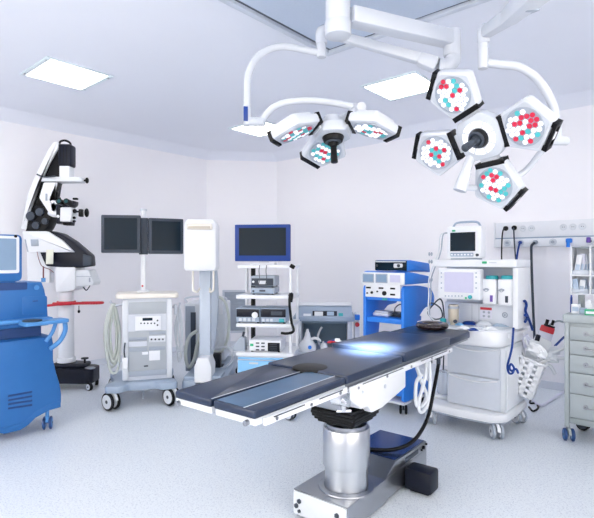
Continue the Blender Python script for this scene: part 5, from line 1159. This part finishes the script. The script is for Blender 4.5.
x, y = on_top(497, 322.5); g = G(); g.lathe([(0, 0), (.016, 0), (.016, .02), (.011, .03), (.011, .085), (.007, .09), (.007, .10), (0, .10)], seg=16); quick(g, 'spray_bottle', 'white', 'slim white bottle standing on the anaesthesia worktop', 'bottle', None, F.w(x, y, zt_+.0003))
x, y = on_top(480, 329); g = G(); g.cyl((-.05, 0, .009), (.03, 0, .009), .009, seg=12); g.cyl((.03, 0, .009), (.055, 0, .009), .003, seg=8); g.cyl((-.05, 0, .009), (-.085, 0, .009), .005, seg=8); g.cyl((-.085, 0, .009), (-.089, 0, .009), .0105, seg=12); quick(g, 'syringe', 'clear', 'clear syringe lying between the wrappers on the anaesthesia worktop', 'syringe', None, F.w(x, y, zt_+.0006), (0, 0, F.yaw+R_(35)))

# dark blue tubing hung on the front corner of the worktop
th = thing('tourniquet_tubing', 'dark blue looped tubing hanging at the worktop corner beside the drawers', 'tubing', F, (.30, -.36, 0))
q = lambda px, py, dy=-.372: Vector((F.fp(px, py, dy)[0]-.30, dy+.36, F.fp(px, py, dy)[1]))
g = G(); g.tube([q(513.5, 328, -.33), q(513, 335, -.36), q(512, 347, -.37), q(510, 356, -.375), q(507.5, 366, -.375), q(509, 373, -.38), q(512.5, 373, -.385), q(514, 368, -.39), q(511, 364, -.395), q(509.5, 368, -.395), q(512, 371, -.395), q(516, 369, -.39), q(518.5, 373.5, -.385)], .0085, 8); g.part('tube_loop', 'vivid_d', th)
th = thing('tourniquet_tubing', 'dark blue hose hanging down the white column side of the anaesthesia machine', 'tubing', F, (0, 0, 0))
q3 = lambda px, py, x=.40: Vector((x, F.sp(px, py, x)[0], F.sp(px, py, x)[1]))
g = G(); g.tube([q3(523.5, 302, .39), q3(525, 301, .40), q3(526.5, 305), q3(525.5, 311), q3(528, 317), q3(531, 325), q3(532.5, 330)], .011, 8); g.tube([q3(525, 315, .405), q3(527, 318, .405), q3(525, 322, .405)], .011, 8); g.part('hose', 'vivid_d', th)

# white perforated basket hooked on the machine's side, with its contents
Bo = at(529.5, 378, 4.17); BF = Frame(Bo.x, Bo.y, -37, Bo.z)
th = thing('wire_basket', 'white perforated plastic basket tilted against the side of the anaesthesia machine', 'basket', BF)
bw, bh, bd = .215, .31, .14; tilt = Matrix.Rotation(R_(18), 4, 'Y') @ Matrix.Rotation(R_(-6), 4, 'X')
def tl(x, y, z): return tilt @ Vector((x, y, z))
def grid_panel(g, o, eu, ev, en, W, H, nu, nv, bar, th_, bh_=.023):
    mx = basis(o, eu, ev, en)
    du, dv = (W-bar)/nu, (H-bh_)/nv
    for i in range(nu+1): g.box(mx @ Vector((bar/2+i*du, H/2, 0)), (bar, H, th_), .002, mx.to_3x3())
    for j in range(nv+1): g.box(mx @ Vector((W/2, bh_/2+j*dv, 0)), (W, bh_, th_), .002, mx.to_3x3())
R3 = tilt.to_3x3(); X3, Y3, Z3 = R3 @ Vector((1, 0, 0)), R3 @ Vector((0, 1, 0)), R3 @ Vector((0, 0, 1))
for nm, o_, eu, ev, en, W, H, nu, nv in (('front_grid', tl(-bw/2, -bd/2, -bh/2), X3, Z3, -Y3, bw*.86, bh, 2, 6), ('side_grid', tl(-bw/2+bw*.86, -bd/2, -bh/2), Y3, Z3, X3, bd, bh, 2, 8), ):
    g = G(); grid_panel(g, o_, eu, ev, en, W, H, nu, nv, .042 if W > .16 else .026, .006); g.part(nm, 'white', th)
g = G(); g.box(tl(-bw*.07, bd/2, 0), (bw*.86, .006, bh), 0, R3); g.box(tl(-bw/2, 0, 0), (.006, bd-.008, bh), 0, R3); g.box(tl(-bw*.07, 0, -bh/2), (bw*.84, bd-.008, .006), 0, R3); g.part('shell', 'white2', th)
g = G(); r_ = [tl(-bw/2-.008, -bd/2-.008, bh/2), tl(bw*.36+.008, -bd/2-.008, bh/2), tl(bw*.36+.008, bd/2+.008, bh/2), tl(-bw/2-.008, bd/2+.008, bh/2)]
for i in range(4): g.cyl(r_[i], r_[(i+1) % 4], .009, seg=8)
g.part('rim', 'white', th)
g = G(); g.tube([tl(-bw/2, 0, bh/2), tl(-bw/2-.03, 0, bh/2+.03), tl(-bw/2-.05, 0, bh/2+.0)], .006, 8); g.part('hook', 'steelb', th)
# pouches and tubes sticking out of it
def pouch(px, py, Y, w, h, d, ax_, mt, label, name='sterile_pouch', cat='pouch', mi2=None):
    p = at(px, py, Y); g = G(); g.pris(rpoly([(-w/2, -h/2), (w/2, -h/2), (w/2*.94, h/2), (-w/2*.94, h/2)], .012), -d/2, d/2, MXZ(0), 0, .004)
    if mi2: g.pris(rpoly([(-w/2*.97, h*.1), (w/2*.97, h*.1), (w/2*.94, h/2*.98), (-w/2*.94, h/2*.98)], .012), d/2+.0005, d/2+.004, MXZ(0), 1)
    return quick(g, name, [mt]+([mi2] if mi2 else []), label, cat, 'pouches and packs in the side basket', p, (R_(ax_[0]), R_(ax_[1]), R_(ax_[2])))
pouch(545.5, 334, 4.3, .12, .14, .02, (-10, 18, -20), 'lcdw', 'white pack with red top standing highest in the basket', 'fluid_bag', 'fluid bag', 'red')
for spec in ((541, 344.5, 4.26, .15, .12, .012, (0, 25, -30), 'white', 'white pouch below the red-topped pack in the basket'),
             (533, 349, 4.22, .10, .16, .012, (8, 12, -35), 'white2', 'pale pouch leaning on the basket side nearest the machine'),
             (551, 352, 4.24, .13, .08, .014, (0, -20, -25), 'white', 'white folded pouch at the outer rim of the basket'),
             (545, 356, 4.20, .11, .07, .012, (-10, 10, -40), 'clear', 'clear pouch spilling over the basket front')): pouch(*spec)
def crumple(px, py, Y, r, rot, mt, label, seed):
    rr_ = random.Random(seed); b = bmesh.new(); bmesh.ops.create_icosphere(b, subdivisions=3, radius=1.)
    ph = [(Vector((rr_.uniform(-1, 1), rr_.uniform(-1, 1), rr_.uniform(-1, 1)))*rr_.uniform(4, 11), rr_.uniform(0, 6)) for _ in range(9)]
    for v in b.verts: v.co *= 1+sum(.085*math.sin(k.dot(v.co)+p) for k, p in ph)+rr_.uniform(-.12, .12)
    bmesh.ops.scale(b, vec=r, verts=b.verts); g = G(); g._add(b)
    return quick(g, 'wrapper', mt, label, 'wrapper', 'crumpled wrappers above the side basket', at(px, py, Y), [R_(a) for a in rot])
crumple(537, 350.5, 4.13, (.07, .038, .05), (0, 20, -30), 'white', 'crumpled white wrapper heaped over the basket rim', 21)
crumple(550.5, 357.5, 4.15, (.055, .035, .04), (10, 15, -30), 'white2', 'crumpled pale wrapper hanging at the outer side of the basket', 22)
crumple(526.5, 341.5, 4.25, (.035, .028, .06), (0, 10, -30), 'lcdw', 'crumpled lavender-tinted wrapper between the basket and the machine', 23)
def stick(pts, r, label, mt='white', r1=None, name='plastic_tube'):
    P_ = [at(*p) for p in pts]; o_ = P_[0].copy(); g = G(); g.tube([p-o_ for p in P_], r, 10, r1=r1); return quick(g, name, mt, label, 'tube', 'tubes spilling from the basket', o_)
stick([(538, 361, 4.2), (548, 355, 4.18), (557, 351.5, 4.16), (565.5, 347.5, 4.14)], .011, 'uppermost white tube jutting from the basket towards the drawer cart', r1=.014)
stick([(539, 364, 4.18), (548, 360, 4.15), (556, 358, 4.12), (564, 358, 4.10)], .012, 'middle white tube jutting from the basket towards the drawer cart', r1=.016)
stick([(541, 363, 4.2), (546, 364, 4.16), (551, 367, 4.13), (555, 374, 4.12)], .014, 'drooping white tube bending down over the basket rim', 'white2')
stick([(532, 352, 4.2), (528, 346, 4.22), (526, 342, 4.22), (525, 338, 4.2)], .010, 'thin white tube poking up from the basket beside the machine')
stick([(546, 329, 4.32), (551, 324, 4.34), (558, 321, 4.36), (563, 322, 4.38)], .009, 'grey tube arching from the red-topped pack to behind the drawer cart', 'cart_d')
stick([(555, 346, 4.3), (560, 341, 4.34), (564, 337, 4.38)], .010, 'blue tube between the basket and the drawer cart', 'vivid_d')
g = G(); p = at(549.5, 325.5, 4.3); g.cyl((-.03, 0, 0), (-.03, 0, .045), .014, seg=12); g.cyl((.02, .0, .008), (.02, 0, .055), .012, seg=12); g.box((0, 0, -.006), (.09, .03, .02), .005); quick(g, 'pack_connector', 'black', 'black double connector clipped on the red-topped pack', 'connector', None, p, (0, R_(18), 0))
g = G(); p = at(537.5, 338.5, 4.22); g.box((0, 0, 0), (.035, .03, .07), .008); quick(g, 'clip', 'navy', 'small navy clip on the white pouches above the basket', 'clip', None, p, (0, R_(15), 0))
# hoses lying on the floor behind the machine
def floor_hose(pts, r, label, mt):
    P_ = [onfloor(*p) for p in pts]; o_ = Vector((P_[0].x, P_[0].y, 0)); g = G(); g.tube([Vector((p.x, p.y, r+.0005))-o_ for p in P_], r, 8); return quick(g, 'floor_hose', mt, label, 'hose', None, o_)
floor_hose([(533, 402), (540, 407), (547, 404), (556, 398), (566, 392)], .014, 'pale hose lying on the floor between the anaesthesia machine and drawer cart', 'lcdw')
floor_hose([(529, 408), (533, 412), (538, 409), (536, 404.5), (530, 404), (531, 400)], .009, 'black cable curled on the floor behind the anaesthesia machine caster', 'black')

# ================================================================ drawer cart
c = onfloor(568, 440.5); c = Vector((c.x-.012, c.y, 0)); CW, CD = .62, .43
o = c+EU*(CW/2)+EV*(CD/2); F = Frame(o.x, o.y, -41.1); YF = -CD/2-.02; KF = F
t = thing('drawer_cart', 'sage grey drawer cart on casters beside the wall', 'drawer cart', F)
fp = lambda px, py, d=YF: F.fp(px, py, d)
zt0, zt1 = fp(568, 322.5)[1], fp(568, 314.5)[1]; zb = fp(568, 417.5)[1]
g = G(); g.bb(-CW/2-.01, CW/2, YF+.02, CD/2, zb, zt0-.0005, .006); cab = g.part('cabinet', 'cart', t)
g = G(); g.pris(rrect(-CW/2-.025, YF-.005, CW/2+.02, CD/2+.015, .02), zt0, zt1, None, 0, .008); g.part('top', 'cart', t)
g = G(); g.bb(-CW/2-.012, -CW/2+.022, YF+.0, YF+.0195, .115, zt0-.001, .005); g.part('corner_post', 'cart', t)
ys = [325.6, 340.0, 354.5, 372.3, 393.3, 416.8]
for k in range(5):
    z1, z0 = fp(572, ys[k])[1]-.003, fp(572, ys[k+1])[1]+.003
    g = G(); g.bb(-CW/2+.026, CW/2-.01, YF-.002, YF+.0195, z0, z1, .005); d1 = g.part('drawer', 'cart', t)
    g = G(); xh = fp(592.5, (ys[k]+ys[k+1])/2+1)[0]; zh = (z0+z1)/2-.0; g.tube([(xh-.045, YF-.0025, zh), (xh-.04, YF-.025, zh-.004), (xh+.04, YF-.025, zh-.004), (xh+.045, YF-.0025, zh)], .006, 8, n=4); g.lathe([(.02, 0), (.02, .004), (0, .004)], (xh-.045, YF-.0022, zh), (0, -1, 0), 14); g.part('handle', 'steelb', d1)
g = G(); g.bb(-CW/2, CW/2-.005, YF+.02, CD/2-.005, zb-.05, zb-.0005, .006); g.part('plinth', 'cart_d', t)
for (x, y, yw) in ((-CW/2+.015, YF+.025, 25), (CW/2-.05, YF+.04, 25), (-CW/2+.05, CD/2-.06, 80), (CW/2-.06, CD/2-.06, 0)):
    fr_ = y < 0
    caster(t, x, y, .05, yw, 'blue_d' if fr_ else 'rubber', 'blue' if fr_ else 'dgrey', 'cart_d' if fr_ else 'black', True, .12, .055)
# rack with bins on the cart top
yr = .0; fr = lambda px, py: F.fp(px, py, yr)
x0, x1 = fr(570.0, 290)[0], .30; zr1 = fr(573, 248)[1]; zs1, zs2 = fr(573, 274.3)[1], fr(573, 292.8)[1]
RK = thing('bin_rack', 'white rack of clear bins standing on the drawer cart', 'rack', F, (0, 0, 0))
xmid = fr(590.2, 270)[0]
g = G(); g.bb(xmid-.006, xmid+.006, yr, yr+.16, zs2-.016, zr1+.012, .003); g.part('divider', 'white', RK)
for xx in (x0, x1): g = G(); g.bb(xx, xx+.014, yr, yr+.16, zs2-.016, zr1+.012, .003); g.part('side_frame', 'white', RK)
for z in (zs1, zs2):
    for (xa, xb) in ((x0+.015, xmid-.007), (xmid+.007, x1-.001)):
        g = G(); g.bb(xa, xb, yr+.002, yr+.155, z-.015, z, .003); sh = g.part('bin_shelf', 'white', RK)
        g = G(); g.bb(xa, xb, yr-.004, yr+.0015, z-.004, z+.035, .001); g.part('bin_lip', 'clear', sh)
g = G(); g.bb(x0+.015, xmid-.007, yr+.002, yr+.158, zr1-.002, zr1+.01, .003); g.bb(xmid+.007, x1-.001, yr+.002, yr+.158, zr1-.002, zr1+.01, .003); g.part('top_bar', 'cart_d', RK)
g = G(); g.bb(x0+.015, xmid-.007, yr+.15, yr+.156, zs2+.001, zr1-.003); g.bb(xmid+.007, x1-.001, yr+.15, yr+.156, zs2+.001, zr1-.003); g.part('back_sheet', 'grey', RK)
xp = fr(579.3, 300)[0]
for xx in (xp, xp+.30):
    g = G(); g.bb(xx-.022, xx+.022, yr+.06, yr+.1, zt1+.0005, zs2-.0165, .004); g.part('post', 'cart_d', RK)
rr = random.Random(4)
def upright(x, z, h, w, lean, mt, label, group, d=.012, yy=.05):
    g = G(); g.pris(rpoly([(-w/2, 0), (w/2, 0), (w/2, h), (-w/2, h)], .006), -d/2, d/2, MXZ(0), 0, .002); g.pris([(-w*.36, h*.18), (w*.36, h*.18), (w*.36, h*.5), (-w*.36, h*.5)], d/2+.0003, d/2+.001, MXZ(0), 1)
    return quick(g, 'sterile_pouch', [mt, 'lcd'], label, 'pouch', group, F.w(x, yr+yy, z+.002), (R_(-5), R_(lean), F.yaw))
hU, hL = (zr1-zs1)*.8, (zs1-zs2)*.78; wsp = (xmid-x0-.03)
for k, (nm, mt, ln) in enumerate((('white pouch at the outer end of the upper bin, leaning', 'white', 7), ('second white pouch from the outer end of the upper bin', 'lcdw', 3), ('third pouch from the outer end of the upper bin, with pale print', 'white2', -4), ('pouch against the divider in the upper bin', 'white', -3))):
    upright(x0+.03+wsp*(.12+.24*k), zs1, hU*(.92+.06*(k % 2)), wsp*.36, ln, mt, nm, 'pouches in the upper clear bin', yy=.03+.022*k)
for k, (nm, mt, ln) in enumerate((('blue-tinted pouch at the outer end of the lower bin', 'lcd', -8), ('second pouch from the outer end of the lower bin, white', 'white', 6), ('third pouch from the outer end of the lower bin, bluish grey', 'bluegrey', -7), ('pouch against the divider in the lower bin', 'lcdw', 4))):
    upright(x0+.03+wsp*(.12+.24*k), zs2, hL*(.95-.06*(k % 2)), wsp*.36, ln, mt, nm, 'pouches in the lower clear bin', yy=.03+.022*k)
upright(xmid+.06, zs1, hU*.9, .07, 3, 'bluegrey', 'bluish pouch just past the divider in the upper bin', 'pouches in the upper clear bin'); upright(xmid+.06, zs2, hL*.9, .07, -3, 'lcd', 'bluish pouch just past the divider in the lower bin', 'pouches in the lower clear bin')
# small items on the cart top
ft = lambda px, py: F.tp(px, py, zt1)
x, y = -CW/2+.06, -.03
x = F.fp(571.3, 305, -.03)[0]; zt_ = F.fp(571.3, 295, -.03)[1]
g = G(); g.cyl((0, 0, 0), (.0, 0, zt_-zt1-.02), .009, seg=12); g.cyl((0, 0, zt_-zt1-.02), (0, 0, zt_-zt1), .006, seg=10); g.tube([(0, 0, .012), (.02, -.015, .006), (.04, -.02, .006)], .005, 6); quick(g, 'marker_pen', 'vivid_d', 'slim blue marker standing upright on the drawer cart edge', 'pen', None, F.w(x, -.03, zt1+.0005))
def carton(px, w, d, h, mt, label, name, cat, yv=-.1, rot=0, cap=None):
    x = F.fp(px, 312, yv)[0]; th = thing(name, label, cat, F, (x, yv, zt1+.0005), rot); g = G(); g.bb(-w/2, w/2, -d/2, d/2, 0, h, .004); b_ = g.part('carton', mt, th)
    g = G(); g.bb(-w*.38, w*.38, -d/2-.0012, -d/2-.0002, h*.25, h*.7); g.part('print', cap or 'lcd', b_); return th
carton(576, .06, .05, .075, 'white', 'small white carton next to the blue marker on the drawer cart', 'medicine_carton', 'carton', -.10)
carton(583, .05, .05, .05, 'bluegrey', 'low bluish carton between the white and green cartons on the drawer cart', 'medicine_carton', 'carton', -.13, 8)
carton(590.5, .075, .06, .045, 'green', 'green carton on the drawer cart top', 'medicine_carton', 'carton', -.17, 4, 'white')
x = F.fp(582, 308, .0)[0]; g = G(); g.lathe([(0, 0), (.028, 0), (.03, .01), (.03, .07), (.018, .09), (.018, .11), (0, .112)], seg=20); quick(g, 'small_bottle', 'white', 'white bottle behind the cartons on the drawer cart', 'bottle', None, F.w(x+.06, -.045, zt1+.0005))
# ================================================================ camera, light, view
cam = bpy.data.cameras.new('camera'); co = bpy.data.objects.new('camera', cam); COL.objects.link(co)
cam.sensor_fit = 'HORIZONTAL'; cam.sensor_width = 36; cam.lens = FPX/594*36; cam.clip_start = .02
co.location = (0, 0, CAMZ); co.rotation_euler = (PI/2, 0, 0); SC.camera = co
w = bpy.data.worlds.new('world'); SC.world = w; w.use_nodes = True
w.node_tree.nodes['Background'].inputs['Color'].default_value = (1.03, .955, .86, 1); w.node_tree.nodes['Background'].inputs['Strength'].default_value = 4.5
SC.view_settings.view_transform = 'Standard'; SC.view_settings.look = 'None'; SC.view_settings.gamma = 1; SC.view_settings.use_curve_mapping = False
SC.view_settings.exposure = EXPO
SC.cycles.max_bounces = 14; SC.cycles.diffuse_bounces = 8; SC.cycles.glossy_bounces = 6; SC.cycles.transparent_max_bounces = 12
SC.cycles.use_denoising = True; SC.cycles.sample_clamp_indirect = 8
